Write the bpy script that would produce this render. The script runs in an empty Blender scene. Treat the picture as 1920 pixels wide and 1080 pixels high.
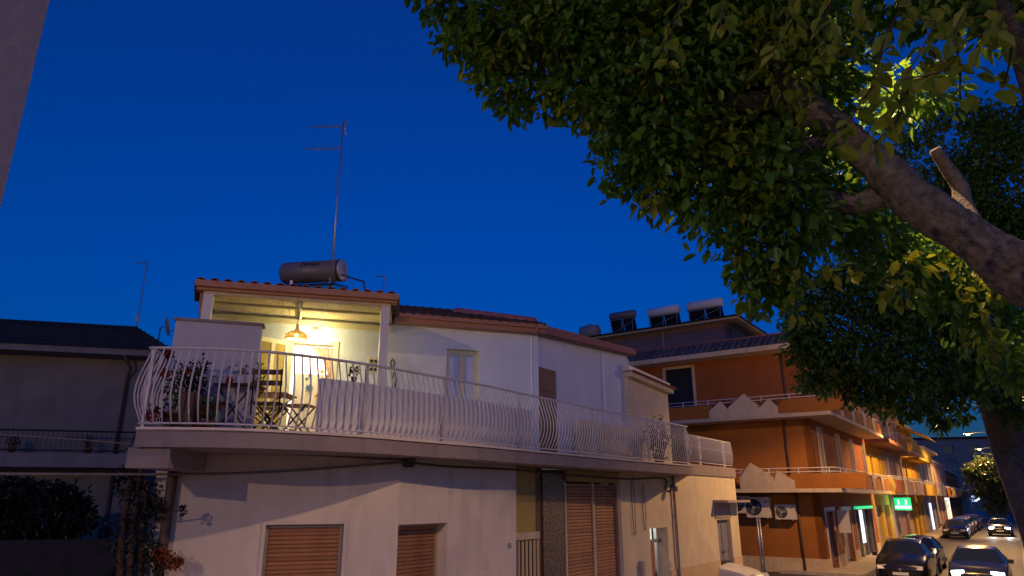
import bpy, bmesh, math, random
import numpy as np
from mathutils import Vector, Matrix, noise as mnoise
random.seed(7); rng = np.random.default_rng(7)
SC = bpy.context.scene
COL = SC.collection
R = math.radians
# ------------------------------------------------------------------ camera
FPX = 1280.0; TH = math.atan(395/1280.0); H = 3.1; CU = 950.0
cT, sT = math.cos(TH), math.sin(TH)
cam = bpy.data.cameras.new('camera'); camo = bpy.data.objects.new('camera', cam); COL.objects.link(camo)
cam.sensor_width = 36; cam.lens = FPX/1920*36; cam.shift_x = (960-CU)/1920
cam.clip_start = .05; cam.clip_end = 3000
camo.location = (0, 0, H); camo.rotation_euler = (math.pi/2+TH, 0, 0)
SC.camera = camo
# ------------------------------------------------------------------ dusk sky
W = bpy.data.worlds.new('World'); SC.world = W; W.use_nodes = True
nt = W.node_tree; bg = nt.nodes['Background']
sky = nt.nodes.new('ShaderNodeTexSky'); sky.sky_type = 'NISHITA'; sky.sun_disc = False
sky.sun_elevation = R(1); sky.sun_rotation = R(180); sky.ozone_density = 8; sky.air_density = 1.0; sky.dust_density = 0.3
tint = nt.nodes.new('ShaderNodeMixRGB'); tint.blend_type = 'MULTIPLY'; tint.inputs[0].default_value = 1
tint.inputs[2].default_value = (1, 1.1, 1, 1)
nt.links.new(sky.outputs[0], tint.inputs[1]); nt.links.new(tint.outputs[0], bg.inputs[0])
bg.inputs[1].default_value = .104
# ------------------------------------------------------------------ exposure / render
SC.view_settings.view_transform = 'Standard'; SC.view_settings.look = 'None'
SC.view_settings.exposure = 2.0; SC.view_settings.gamma = 1; SC.view_settings.use_curve_mapping = False
SC.render.engine = 'CYCLES'
cy = SC.cycles; cy.use_denoising = True
try: cy.denoiser = 'OPENIMAGEDENOISE'
except Exception: pass
cy.max_bounces = 6; cy.diffuse_bounces = 3; cy.glossy_bounces = 3; cy.transmission_bounces = 4; cy.transparent_max_bounces = 8
cy.caustics_reflective = False; cy.caustics_refractive = False; cy.sample_clamp_indirect = 4
# ------------------------------------------------------------------ geometry of the place
AZ = R(35.5); D = np.array([math.sin(AZ), math.cos(AZ)]); NN = np.array([D[1], -D[0]])
def S(s, n): return D*s + NN*n                       # along / across the street
def ray(u, v):
    a = (u-CU)/FPX; b = (540-v)/FPX
    return np.array([a, cT-sT*b, sT+cT*b])
def atz(u, v, z):
    r = ray(u, v); t = (z-H)/r[2]; return np.array([r[0]*t, r[1]*t])
def atd(u, v, dep):
    r = ray(u, v)*dep; return np.array([r[0], r[1], r[2]+H])
class Fr:                                            # an upright plane: origin p, direction e (left to right as seen), normal to viewer
    def __init__(s, p, e):
        s.p = np.array(p, float)[:2]; e = np.array(e, float); s.e = e/np.linalg.norm(e); s.n = np.array([s.e[1], -s.e[0]])
        s.ang = math.atan2(s.e[1], s.e[0])
    def pt(s, a, o, z):
        q = s.p + s.e*a + s.n*o; return (q[0], q[1], z)
    def px(s, u, v, o=0.0):
        r = ray(u, v); p = s.p + s.n*o
        t, k = np.linalg.solve(np.array([[r[0], -s.e[0]], [r[1], -s.e[1]]]), p)
        return k, H + r[2]*t
    def a(s, u, v=900, o=0.0): return s.px(u, v, o)[0]
    def z(s, u, v, o=0.0): return s.px(u, v, o)[1]
# ------------------------------------------------------------------ materials
MATS = {}
def M(name, col, rough=.8, var=.18, scale=4, bump=0., bscale=60, metal=0., emit=None, estr=0., stain=0., stcol=(.12,.1,.08), streak=(2.2,2.2,.35), patch=0., spec=.4, trans=0., alpha=1.):
    m = bpy.data.materials.new(name); m.use_nodes = True; t = m.node_tree; b = t.nodes['Principled BSDF']
    tc = t.nodes.new('ShaderNodeTexCoord'); no = t.nodes.new('ShaderNodeTexNoise'); no.inputs['Scale'].default_value = scale; no.inputs['Detail'].default_value = 6
    t.links.new(tc.outputs['Object'], no.inputs['Vector'])
    oi = t.nodes.new('ShaderNodeObjectInfo')
    ad = t.nodes.new('ShaderNodeMath'); ad.operation = 'MULTIPLY_ADD'; ad.inputs[1].default_value = .35; 
    t.links.new(oi.outputs['Random'], ad.inputs[0]); t.links.new(no.outputs['Fac'], ad.inputs[2])
    sb = t.nodes.new('ShaderNodeMath'); sb.operation = 'SUBTRACT'; sb.inputs[1].default_value = .18; t.links.new(ad.outputs[0], sb.inputs[0])
    cr = t.nodes.new('ShaderNodeValToRGB'); c = np.array(col)
    cr.color_ramp.elements[0].position = .3; cr.color_ramp.elements[1].position = .7
    cr.color_ramp.elements[0].color = (*np.clip(c*(1-var), 0, 1), 1); cr.color_ramp.elements[1].color = (*np.clip(c*(1+var*.7), 0, 1), 1)
    t.links.new(sb.outputs[0], cr.inputs[0]); out = cr.outputs[0]
    if stain > 0:
        mp = t.nodes.new('ShaderNodeMapping'); mp.inputs['Scale'].default_value = streak; t.links.new(tc.outputs['Object'], mp.inputs[0])
        n2 = t.nodes.new('ShaderNodeTexNoise'); n2.inputs['Scale'].default_value = 1.6; n2.inputs['Detail'].default_value = 8; t.links.new(mp.outputs[0], n2.inputs['Vector'])
        r2 = t.nodes.new('ShaderNodeValToRGB'); r2.color_ramp.elements[0].position = .48; r2.color_ramp.elements[1].position = .78
        r2.color_ramp.elements[1].color = (stain,)*3+(1,); r2.color_ramp.elements[0].color = (0,0,0,1)
        t.links.new(n2.outputs['Fac'], r2.inputs[0])
        mx = t.nodes.new('ShaderNodeMixRGB'); mx.inputs[2].default_value = (*stcol, 1); t.links.new(r2.outputs[0], mx.inputs[0]); t.links.new(out, mx.inputs[1]); out = mx.outputs[0]
    if patch > 0:
        n4 = t.nodes.new('ShaderNodeTexNoise'); n4.inputs['Scale'].default_value = .75; n4.inputs['Detail'].default_value = 3; n4.inputs['Distortion'].default_value = .6; t.links.new(tc.outputs['Object'], n4.inputs['Vector'])
        r4 = t.nodes.new('ShaderNodeValToRGB'); r4.color_ramp.elements[0].position = .52; r4.color_ramp.elements[1].position = .545; r4.color_ramp.elements[0].color = (0,0,0,1); r4.color_ramp.elements[1].color = (patch,)*3+(1,)
        t.links.new(n4.outputs['Fac'], r4.inputs[0]); m4 = t.nodes.new('ShaderNodeMixRGB'); m4.inputs[2].default_value = (*(c*.72), 1); t.links.new(r4.outputs[0], m4.inputs[0]); t.links.new(out, m4.inputs[1]); out = m4.outputs[0]
    t.links.new(out, b.inputs['Base Color'])
    b.inputs['Roughness'].default_value = rough; b.inputs['Metallic'].default_value = metal; b.inputs['Specular IOR Level'].default_value = spec
    if bump > 0:
        n3 = t.nodes.new('ShaderNodeTexNoise'); n3.inputs['Scale'].default_value = bscale; n3.inputs['Detail'].default_value = 4; t.links.new(tc.outputs['Object'], n3.inputs['Vector'])
        bp = t.nodes.new('ShaderNodeBump'); bp.inputs['Strength'].default_value = bump; bp.inputs['Distance'].default_value = .02
        t.links.new(n3.outputs['Fac'], bp.inputs['Height']); t.links.new(bp.outputs[0], b.inputs['Normal'])
    if emit: b.inputs['Emission Color'].default_value = (*emit, 1); b.inputs['Emission Strength'].default_value = estr*.25
    b.inputs['Transmission Weight'].default_value = trans
    b.inputs['Alpha'].default_value = alpha
    MATS[name] = m; return m
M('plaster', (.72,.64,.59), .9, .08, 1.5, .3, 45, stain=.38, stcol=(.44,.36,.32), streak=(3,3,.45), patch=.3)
M('plaster_skytint', (.72,.79,.93), .9, .06, 1.5, .2, 45, stain=.3, stcol=(.56,.54,.56), streak=(3,3,.5), patch=.12)  # upper-storey plaster, blue sky light tinted into its base colour
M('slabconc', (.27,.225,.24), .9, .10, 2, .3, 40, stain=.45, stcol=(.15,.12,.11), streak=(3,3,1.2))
M('cream', (.70,.60,.44), .9, .08, 2, .25, 40, stain=.3, stcol=(.46,.37,.26), streak=(2.6,2.6,.5), patch=.15)
M('dado', (.62,.47,.28), .75, .12, 5, .3, 30, stain=.3, stcol=(.4,.3,.2))
M('whitepaint', (.62,.60,.66), .45, .05, 8, .05, 80, stain=.3, stcol=(.45,.36,.30))
M('fascia', (.42,.20,.13), .6, .12, 5, .1, 40, stain=.3, stcol=(.25,.12,.08))
M('terracotta', (.30,.12,.08), .85, .35, 6, .4, 40, stain=.6, stcol=(.08,.06,.05))
M('darktile', (.10,.055,.05), .9, .4, 4, .4, 30, stain=.5, stcol=(.04,.04,.04))
M('pinktile', (.42,.17,.17), .8, .2, 5, .3, 40)
M('shutter', (.36,.165,.08), .6, .22, 3, .1, 80, stain=.3, stcol=(.22,.10,.06))
M('aluframe', (.42,.36,.28), .5, .1, 6)
M('darkwood', (.09,.045,.025), .6, .3, 9, .2, 60)
M('wood', (.36,.17,.07), .5, .25, 9, .15, 50)
M('browndoor', (.15,.075,.085), .6, .15, 5)
M('ochre', (.40,.30,.10), .9, .12, 4, .2, 50)
M('black', (.012,.012,.013), .5, .2, 6)
M('blackmetal', (.02,.02,.025), .45, .2, 9, metal=.4)
M('grey', (.25,.25,.28), .6, .15, 6)
M('bluedoor', (.22,.21,.26), .55, .12, 5)
M('pipe', (.34,.28,.29), .6, .15, 5)
M('darkpipe', (.10,.06,.05), .6, .15, 5)
M('cable', (.05,.045,.045), .7, .2, 8)
M('palecable', (.20,.165,.155), .7, .15, 8)
M('reed', (.80,.68,.36), .8, .35, 26, .5, 60)
M('beamwhite', (.70,.66,.50), .7, .08, 6, .15, 40)
M('wicker', (.55,.38,.14), .8, .3, 30, .6, 90, alpha=.74)
M('tank', (.22,.19,.20), .45, .12, 3, .05, 40, metal=.2)
M('tankend', (.55,.52,.56), .35, .08, 5, metal=.4)
M('galv', (.45,.47,.52), .4, .12, 12, metal=.7)
M('panelglass', (.02,.022,.03), .12, .2, 3, spec=.6)
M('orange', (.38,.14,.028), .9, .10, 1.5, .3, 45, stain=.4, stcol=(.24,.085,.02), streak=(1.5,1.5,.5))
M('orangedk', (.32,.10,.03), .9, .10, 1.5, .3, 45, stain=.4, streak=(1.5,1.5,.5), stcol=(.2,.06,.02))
M('creampanel', (.60,.49,.36), .85, .10, 3, .2, 40, stain=.5, stcol=(.34,.26,.18), streak=(2,2,.8))
M('attic', (.26,.17,.17), .9, .12, 2, .2, 40)
M('rooftile', (.17,.125,.11), .95, .35, 5, .3, 30, spec=.1)
M('yellow', (.55,.33,.025), .9, .10, 2, .2, 40, stain=.3, stcol=(.3,.18,.04))
M('pinkwall', (.46,.30,.24), .9, .10, 2, .2, 40, stain=.3, stcol=(.3,.2,.15))
M('greywall', (.36,.33,.32), .9, .12, 2, .2, 40, stain=.3)
M('brownsoffit', (.22,.09,.05), .8, .2, 4)
M('glassdark', (.03,.035,.045), .08, .1, 3, spec=.7)
M('skyglass', (.58,.64,.82), .08, .05, 3, spec=1.0)  # pale blue sky reflection put into the pane's base colour
M('metalgrey', (.32,.32,.33), .5, .15, 8, .1, 60, metal=.3)
M('rollshut', (.30,.26,.24), .55, .15, 5)
M('asphalt', (.085,.08,.078), .55, .25, 3, .5, 120, stain=.5, stcol=(.03,.03,.03))
M('pavement', (.45,.38,.31), .85, .2, 4, .4, 60, stain=.4, stcol=(.14,.12,.10))
M('kerb', (.34,.32,.30), .8, .15, 5, .3, 40)
M('earth', (.10,.09,.075), .95, .25, 2, .5, 30)
M('whiteline', (.65,.63,.6), .7, .2, 8)
M('bark', (.185,.165,.14), .95, .6, 16, 1., 55, stain=.5, stcol=(.15,.13,.12), streak=(3,3,3))
M('darkstem', (.075,.045,.035), .95, .4, 7, .8, 20)
M('pier', (.50,.40,.34), .9, .02, 2, .05, 50)
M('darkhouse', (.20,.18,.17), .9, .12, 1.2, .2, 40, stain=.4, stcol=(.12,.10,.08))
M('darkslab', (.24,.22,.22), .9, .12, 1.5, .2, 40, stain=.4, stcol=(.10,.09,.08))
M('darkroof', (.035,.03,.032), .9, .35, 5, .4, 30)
M('soil', (.05,.035,.025), .95, .3, 9, .5, 40)
M('potclay', (.28,.12,.07), .85, .2, 8, .2, 50)
M('cushion', (.14,.12,.045), .95, .2, 10, .3, 80)
M('curtain', (.80,.72,.68), .9, .05, 6)
M('curtainpink', (.70,.50,.42), .9, .08, 6)
M('motifblue', (.05,.16,.40), .8, .1, 6)
M('motifgold', (.42,.32,.10), .8, .1, 6)
M('petalred', (.35,.03,.025), .7, .3, 20)
M('petalorange', (.22,.045,.012), .7, .3, 20)
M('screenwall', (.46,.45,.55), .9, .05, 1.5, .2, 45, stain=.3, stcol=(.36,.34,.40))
M('barkdark', (.10,.085,.075), .95, .4, 9, .8, 25)
M('parapetpaint', (.82,.82,.86), .85, .04, 1.5, .15, 45, stain=.3, stcol=(.6,.58,.62))
M('tyre', (.012,.012,.012), .85, .1, 8)
M('rim', (.30,.30,.32), .35, .1, 8, metal=.7)
M('carblack', (.012,.012,.016), .18, .1, 3, spec=.6)
M('cardark', (.022,.024,.028), .22, .1, 3, spec=.5)
M('carsilver', (.38,.38,.40), .25, .06, 3, metal=.5)
M('carwhite', (.70,.69,.70), .25, .05, 3)
M('carred', (.10,.02,.02), .2, .05, 3, spec=.6)
M('carglass', (.015,.02,.026), .05, .05, 3, spec=.8)
M('plate', (.7,.7,.68), .5, .04, 8)
M('amber', (.5,.2,.02), .3, .1, 8)
M('lens', (.55,.55,.58), .15, .1, 10, spec=.8)
M('acwhite', (.66,.60,.52), .6, .06, 6, stain=.3, stcol=(.4,.33,.25))
M('e_lamp', (.9,.8,.6), .4, emit=(1,.58,.16), estr=14)
M('e_bulb', (.9,.8,.6), .4, emit=(1,.84,.46), estr=22)
M('e_head', (.9,.9,.9), .3, emit=(.72,.9,1), estr=22)
M('e_green', (.02,.4,.12), .4, emit=(.0,.6,.2), estr=1.1)
M('e_greenw', (.3,.7,.5), .4, emit=(.45,1,.75), estr=3.2)
M('e_white', (.8,.8,.8), .4, emit=(.85,.92,1), estr=1.5)
M('e_blue', (.6,.6,.9), .4, emit=(.55,.6,1), estr=2.2)
M('e_warm', (.8,.7,.5), .4, emit=(1,.86,.55), estr=.8)
M('e_warmdim', (.7,.55,.3), .5, emit=(1,.75,.35), estr=.5)
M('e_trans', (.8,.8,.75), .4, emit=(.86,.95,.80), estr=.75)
def mosaic():
    m = bpy.data.materials.new('mosaic'); m.use_nodes = True; t = m.node_tree; b = t.nodes['Principled BSDF']
    tc = t.nodes.new('ShaderNodeTexCoord'); v = t.nodes.new('ShaderNodeTexVoronoi'); v.inputs['Scale'].default_value = 24; v.inputs['Randomness'].default_value = .55
    t.links.new(tc.outputs['Object'], v.inputs['Vector'])
    cr = t.nodes.new('ShaderNodeValToRGB'); e = cr.color_ramp.elements; e[0].position = .12; e[1].position = .55
    e[0].color = (.32,.17,.12,1); e[1].color = (.035,.02,.02,1); t.links.new(v.outputs['Distance'], cr.inputs[0]); t.links.new(cr.outputs[0], b.inputs['Base Color'])
    bp = t.nodes.new('ShaderNodeBump'); bp.inputs['Strength'].default_value = .6; bp.inputs['Distance'].default_value = .02; bp.invert = True
    t.links.new(v.outputs['Distance'], bp.inputs['Height']); t.links.new(bp.outputs[0], b.inputs['Normal']); b.inputs['Roughness'].default_value = .45
    MATS['mosaic'] = m
mosaic()
def leafmat(name, c1, c2, tr=.45, trc=(.35,.42,.03), rough=.4):
    m = bpy.data.materials.new(name); m.use_nodes = True; t = m.node_tree; b = t.nodes['Principled BSDF']; out = t.nodes['Material Output']
    g = t.nodes.new('ShaderNodeNewGeometry'); oi = t.nodes.new('ShaderNodeObjectInfo')
    ad = t.nodes.new('ShaderNodeMath'); ad.operation = 'ADD'; t.links.new(g.outputs['Random Per Island'], ad.inputs[0]); t.links.new(oi.outputs['Random'], ad.inputs[1])
    fr = t.nodes.new('ShaderNodeMath'); fr.operation = 'FRACT'; t.links.new(ad.outputs[0], fr.inputs[0])
    cr = t.nodes.new('ShaderNodeValToRGB'); cr.color_ramp.elements[0].color = (*c1, 1); cr.color_ramp.elements[1].color = (*c2, 1); t.links.new(fr.outputs[0], cr.inputs[0])
    t.links.new(cr.outputs[0], b.inputs['Base Color']); b.inputs['Roughness'].default_value = rough; b.inputs['Specular IOR Level'].default_value = .35
    tl = t.nodes.new('ShaderNodeBsdfTranslucent'); mx = t.nodes.new('ShaderNodeMixRGB'); mx.blend_type = 'MULTIPLY'; mx.inputs[0].default_value = 1
    tl.inputs['Color'].default_value = (*trc, 1)
    ms = t.nodes.new('ShaderNodeMixShader'); ms.inputs[0].default_value = tr
    t.links.new(b.outputs[0], ms.inputs[1]); t.links.new(tl.outputs[0], ms.inputs[2]); t.links.new(ms.outputs[0], out.inputs[0])
    MATS[name] = m
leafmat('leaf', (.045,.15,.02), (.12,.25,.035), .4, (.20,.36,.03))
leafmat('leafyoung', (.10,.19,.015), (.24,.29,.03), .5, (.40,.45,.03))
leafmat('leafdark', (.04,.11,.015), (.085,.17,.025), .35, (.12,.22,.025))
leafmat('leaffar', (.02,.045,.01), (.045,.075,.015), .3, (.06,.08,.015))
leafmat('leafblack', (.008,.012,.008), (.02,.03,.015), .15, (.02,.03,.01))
# ------------------------------------------------------------------ mesh building
ORG = {}
def org(o): return ORG.get(o, np.zeros(3)) if o else np.zeros(3)
class MB:
    def __init__(s): s.v = []; s.f = []
    def quad(s, *p):
        i = len(s.v); s.v += [tuple(q) for q in p]; s.f.append(tuple(range(i, i+len(p)))); return s
    def hexa(s, p):                                   # 8 pts: bottom 0-3, top 4-7
        i = len(s.v); s.v += [tuple(q) for q in p]
        for f in ((0,1,2,3),(4,5,6,7),(0,1,5,4),(1,2,6,5),(2,3,7,6),(3,0,4,7)): s.f.append(tuple(i+k for k in f))
        return s
    def box(s, x0, x1, y0, y1, z0, z1):
        return s.hexa([(x0,y0,z0),(x1,y0,z0),(x1,y1,z0),(x0,y1,z0),(x0,y0,z1),(x1,y0,z1),(x1,y1,z1),(x0,y1,z1)])
    def fbox(s, F, a0, a1, o0, o1, z0, z1):
        return s.hexa([F.pt(a0,o0,z0),F.pt(a1,o0,z0),F.pt(a1,o1,z0),F.pt(a0,o1,z0),F.pt(a0,o0,z1),F.pt(a1,o0,z1),F.pt(a1,o1,z1),F.pt(a0,o1,z1)])
    def fpoly(s, F, az, o0, o1):                      # polygon [(a,z)] on a plane, extruded from o0 to o1
        n = len(az); i = len(s.v)
        s.v += [F.pt(a,o0,z) for a,z in az] + [F.pt(a,o1,z) for a,z in az]
        s.f.append(tuple(range(i, i+n))); s.f.append(tuple(range(i+n, i+2*n)))
        for k in range(n): s.f.append((i+k, i+(k+1)%n, i+n+(k+1)%n, i+n+k))
        return s
    def vprism(s, poly, z0, z1):                      # plan polygon extruded upwards
        n = len(poly); i = len(s.v)
        zt = z1 if hasattr(z1, '__len__') else [z1]*n
        s.v += [(p[0],p[1],z0) for p in poly] + [(p[0],p[1],zz) for p,zz in zip(poly,zt)]
        s.f.append(tuple(range(i, i+n))); s.f.append(tuple(range(i+n, i+2*n)))
        for k in range(n): s.f.append((i+k, i+(k+1)%n, i+n+(k+1)%n, i+n+k))
        return s
    def tube(s, pts, r, n=8, cap=True):
        pts = [np.array(p, float) for p in pts]; m = len(pts)
        rr = list(r) if hasattr(r, '__len__') else [r]*m
        T = []
        for k in range(m):
            t = pts[min(k+1,m-1)]-pts[max(k-1,0)]; L = np.linalg.norm(t); T.append(t/L if L > 1e-9 else np.array([0,0,1.]))
        up = np.array([0,0,1.]) if abs(T[0][2]) < .9 else np.array([1.,0,0])
        x = np.cross(T[0], up); x /= np.linalg.norm(x); i0 = len(s.v)
        for k in range(m):
            x = x - T[k]*np.dot(x, T[k]); x /= (np.linalg.norm(x) or 1); y = np.cross(T[k], x)
            for j in range(n):
                a = 2*math.pi*j/n; s.v.append(tuple(pts[k]+(x*math.cos(a)+y*math.sin(a))*rr[k]))
        for k in range(m-1):
            for j in range(n): s.f.append((i0+k*n+j, i0+k*n+(j+1)%n, i0+(k+1)*n+(j+1)%n, i0+(k+1)*n+j))
        if cap: s.f.append(tuple(i0+j for j in range(n))); s.f.append(tuple(i0+(m-1)*n+j for j in range(n)))
        return s
    def lathe(s, prof, c=(0,0,0), n=20):
        i0 = len(s.v); m = len(prof)
        for r, z in prof:
            for j in range(n):
                a = 2*math.pi*j/n; s.v.append((c[0]+r*math.cos(a), c[1]+r*math.sin(a), c[2]+z))
        for k in range(m-1):
            for j in range(n): s.f.append((i0+k*n+j, i0+k*n+(j+1)%n, i0+(k+1)*n+(j+1)%n, i0+(k+1)*n+j))
        return s
    def mesh(s, name, mat, o=(0,0,0), smooth=False, keep=False):
        me = bpy.data.meshes.new(name); o = np.array(o)
        me.from_pydata([(a-o[0], b-o[1], c-o[2]) for a,b,c in s.v], [], s.f)
        if not keep:
            bm = bmesh.new(); bm.from_mesh(me); bmesh.ops.recalc_face_normals(bm, faces=bm.faces); bm.to_mesh(me); bm.free()
        if smooth:
            me.polygons.foreach_set('use_smooth', [True]*len(me.polygons))
        me.materials.append(MATS[mat]); return me
    def build(s, name, mat, parent=None, smooth=False, loc=None, keep=False):
        og = org(parent); L = np.zeros(3) if loc is None else np.array(loc, float)-og
        me = s.mesh(name, mat, og+L, smooth, keep)
        return link(name, me, parent, L)
def link(name, me, parent=None, loc=(0,0,0), rot=(0,0,0), sca=None):
    o = bpy.data.objects.new(name, me); COL.objects.link(o); o.parent = parent
    o.location = loc; o.rotation_euler = rot
    if sca is not None: o.scale = sca
    ORG[o] = org(parent)+np.array(loc); return o
def piece(name, me, parent, F, a, o, z):             # a shared mesh set on a plane
    return link(name, me, parent, np.array(F.pt(a,o,z))-org(parent), (0,0,F.ang))
def thing(name, label, cat, loc=(0,0,0), group=None):
    o = bpy.data.objects.new(name, None); COL.objects.link(o); o.location = loc; ORG[o] = np.array(loc, float); o.empty_display_size = .2
    return tag(o, label, cat, group)
def tag(o, label, cat, group=None):
    o['label'] = label; o['category'] = cat
    if group: o['group'] = group
    return o
def struct(o): o['kind'] = 'structure'; return o
def stuff(o): o['kind'] = 'stuff'; return o
def lbl(o, l): o['label'] = l; return o
def wall(F, a0, a1, z0, z1, holes, th, name, mat, parent, o=0.0):
    A = sorted(set([a0,a1]+[h[k] for h in holes for k in (0,1)])); Z = sorted(set([z0,z1]+[h[k] for h in holes for k in (2,3)]))
    A = [x for x in A if a0 <= x <= a1]; Z = [x for x in Z if z0 <= x <= z1]
    def full(i, j):
        if not (0 <= i < len(A)-1 and 0 <= j < len(Z)-1): return False
        x = (A[i]+A[i+1])/2; y = (Z[j]+Z[j+1])/2
        return not any(h[0] < x < h[1] and h[2] < y < h[3] for h in holes)
    m = MB()
    for i in range(len(A)-1):
        for j in range(len(Z)-1):
            if not full(i,j): continue
            x0,x1,y0,y1 = A[i],A[i+1],Z[j],Z[j+1]
            m.quad(F.pt(x0,o,y0),F.pt(x1,o,y0),F.pt(x1,o,y1),F.pt(x0,o,y1)); m.quad(F.pt(x0,o-th,y0),F.pt(x1,o-th,y0),F.pt(x1,o-th,y1),F.pt(x0,o-th,y1))
            for di,dj,p,q in ((-1,0,(x0,y0),(x0,y1)),(1,0,(x1,y0),(x1,y1)),(0,-1,(x0,y0),(x1,y0)),(0,1,(x0,y1),(x1,y1))):
                if not full(i+di,j+dj): m.quad(F.pt(p[0],o,p[1]),F.pt(q[0],o,q[1]),F.pt(q[0],o-th,q[1]),F.pt(p[0],o-th,p[1]))
    return m.build(name, mat, parent)
def slats(F, a0, a1, z0, z1, o, pitch, parent, mat, th=.012):
    me = MB(); w = a1-a0
    prof = [(-th, .1*pitch), (-th*1.3, .5*pitch), (-th, .86*pitch), (.004, .98*pitch), (.004, .0)]
    n = len(prof); me.v = [(0,y,z) for y,z in prof]+[(w,y,z) for y,z in prof]
    me.f = [tuple(range(n)), tuple(range(n,2*n))]+[(k,(k+1)%n,n+(k+1)%n,n+k) for k in range(n)]
    ms = me.mesh('slat', mat); k = 0; z = z1-pitch
    while z > z0-.001 and k < 120:
        piece('slat', ms, parent, F, a0, o, z); z -= pitch; k += 1
def point_light(name, loc, col, watts, rad=.08):
    l = bpy.data.lights.new(name, 'POINT'); l.color = col; l.energy = watts*.25; l.shadow_soft_size = rad
    o = bpy.data.objects.new(name, l); COL.objects.link(o); o.location = loc; return o
def spot_light(name, loc, col, watts, size, blend, rad=.1):
    l = bpy.data.lights.new(name, 'SPOT'); l.color = col; l.energy = watts*.25; l.shadow_soft_size = rad; l.spot_size = size; l.spot_blend = blend
    o = bpy.data.objects.new(name, l); COL.objects.link(o); o.location = loc; return o
def catmull(P, per=8):
    P = [np.array(p, float) for p in P]; P = [2*P[0]-P[1]]+P+[2*P[-1]-P[-2]]; out = []
    for i in range(1, len(P)-2):
        for k in range(per):
            t = k/per; a,b,c,d = P[i-1:i+3]
            out.append(.5*((2*b)+(-a+c)*t+(2*a-5*b+4*c-d)*t*t+(-a+3*b-3*c+d)*t**3))
    out.append(P[-2]); return out
class Curve2:
    def __init__(s, pts):
        s.p = np.array(pts); dd = np.linalg.norm(np.diff(s.p, axis=0), axis=1); s.l = np.concatenate([[0], np.cumsum(dd)]); s.L = s.l[-1]
    def at(s, t):
        t = min(max(t, 0), s.L); i = min(max(np.searchsorted(s.l, t)-1, 0), len(s.p)-2); k = (t-s.l[i])/(s.l[i+1]-s.l[i])
        e = s.p[i+1]-s.p[i]; e = e/np.linalg.norm(e); return s.p[i]*(1-k)+s.p[i+1]*k, e, np.array([e[1], -e[0]])
    def off(s, o, t0=0, t1=None, st=.25):
        t1 = s.L if t1 is None else t1; n = max(2, int((t1-t0)/st)); out = []
        for k in range(n+1):
            p,e,nn = s.at(t0+(t1-t0)*k/n); out.append(p+nn*o)
        return out
    def t_of_u(s, u, z):
        best = min(np.linspace(0, s.L, 600), key=lambda t: abs(proj(*s.at(t)[0], z)[0]-u)); return best
def proj(x, y, z):
    z = z-H; d = y*cT+z*sT; up = -y*sT+z*cT; return CU+FPX*x/d, 540-FPX*up/d
#SECTIONS
# ================================================================== ground, road, pavements
struct(MB().quad((-400,-60,-.03),(600,-60,-.03),(600,700,-.03),(-400,700,-.03)).build('ground', 'earth'))
def strip(s0, s1, n0, n1, z0, z1): return [S(s0,n0), S(s1,n0), S(s1,n1), S(s0,n1)]
m = MB(); m.vprism(strip(-30, 260, -5.6, -.25, 0, 0), -.028, 0.0); struct(m.build('road', 'asphalt'))
m = MB(); m.vprism([S(22.9,-5.6), S(33.0,-5.6), S(33.0,-60), S(22.9,-60)], -.028, -.003); struct(m.build('side_road', 'asphalt'))
m = MB(); m.vprism([S(-14,-5.75), S(22.6,-5.75), S(22.6,-8.2), S(10,-9.4), S(-14,-12)], -.025, .12); struct(m.build('pavement', 'pavement'))
m = MB(); m.vprism(strip(33.2, 260, -5.75, -9, 0, 0), -.025, .12); struct(m.build('pavement', 'pavement'))
m = MB(); m.vprism(strip(-14, 22.6, -5.6, -5.75, 0, 0), -.025, .13); struct(m.build('kerb', 'kerb'))
m = MB(); m.vprism(strip(33.2, 260, -5.6, -5.75, 0, 0), -.025, .13); struct(m.build('kerb', 'kerb'))
m = MB(); m.vprism([S(-14,-1.9), S(7,-1.9), S(9,-.1), S(260,-.1), S(260,5), S(-14,5)], -.025, .12); struct(m.build('pavement', 'pavement'))
m = MB(); m.vprism([S(-14,-2.05), S(7.1,-2.05), S(9.1,-.25), S(260,-.25), S(260,-.1), S(9,-.1), S(7,-1.9), S(-14,-1.9)], -.025, .13); struct(m.build('kerb', 'kerb'))
# ================================================================== white house on the corner
ZB, ZT, ZR = 3.76, 4.02, 5.12                        # balcony slab underside / top / rail
WH = thing('white_house', 'white plaster corner house with wavy-railed wraparound balcony and lit veranda', 'house', (*S(12,-9.5), 0))
W1 = np.array([-1.8, 11.9]); D1 = np.array([math.sin(R(70)), math.cos(R(70))])
FL = Fr(W1, D1)                                      # left facade
FS = Fr(W1, D)                                       # facade along the street
aL = FL.a(283, 950); aE = FS.a(1385, 980); aG0 = FS.a(968, 980); aG1 = FS.a(1166, 980)
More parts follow.
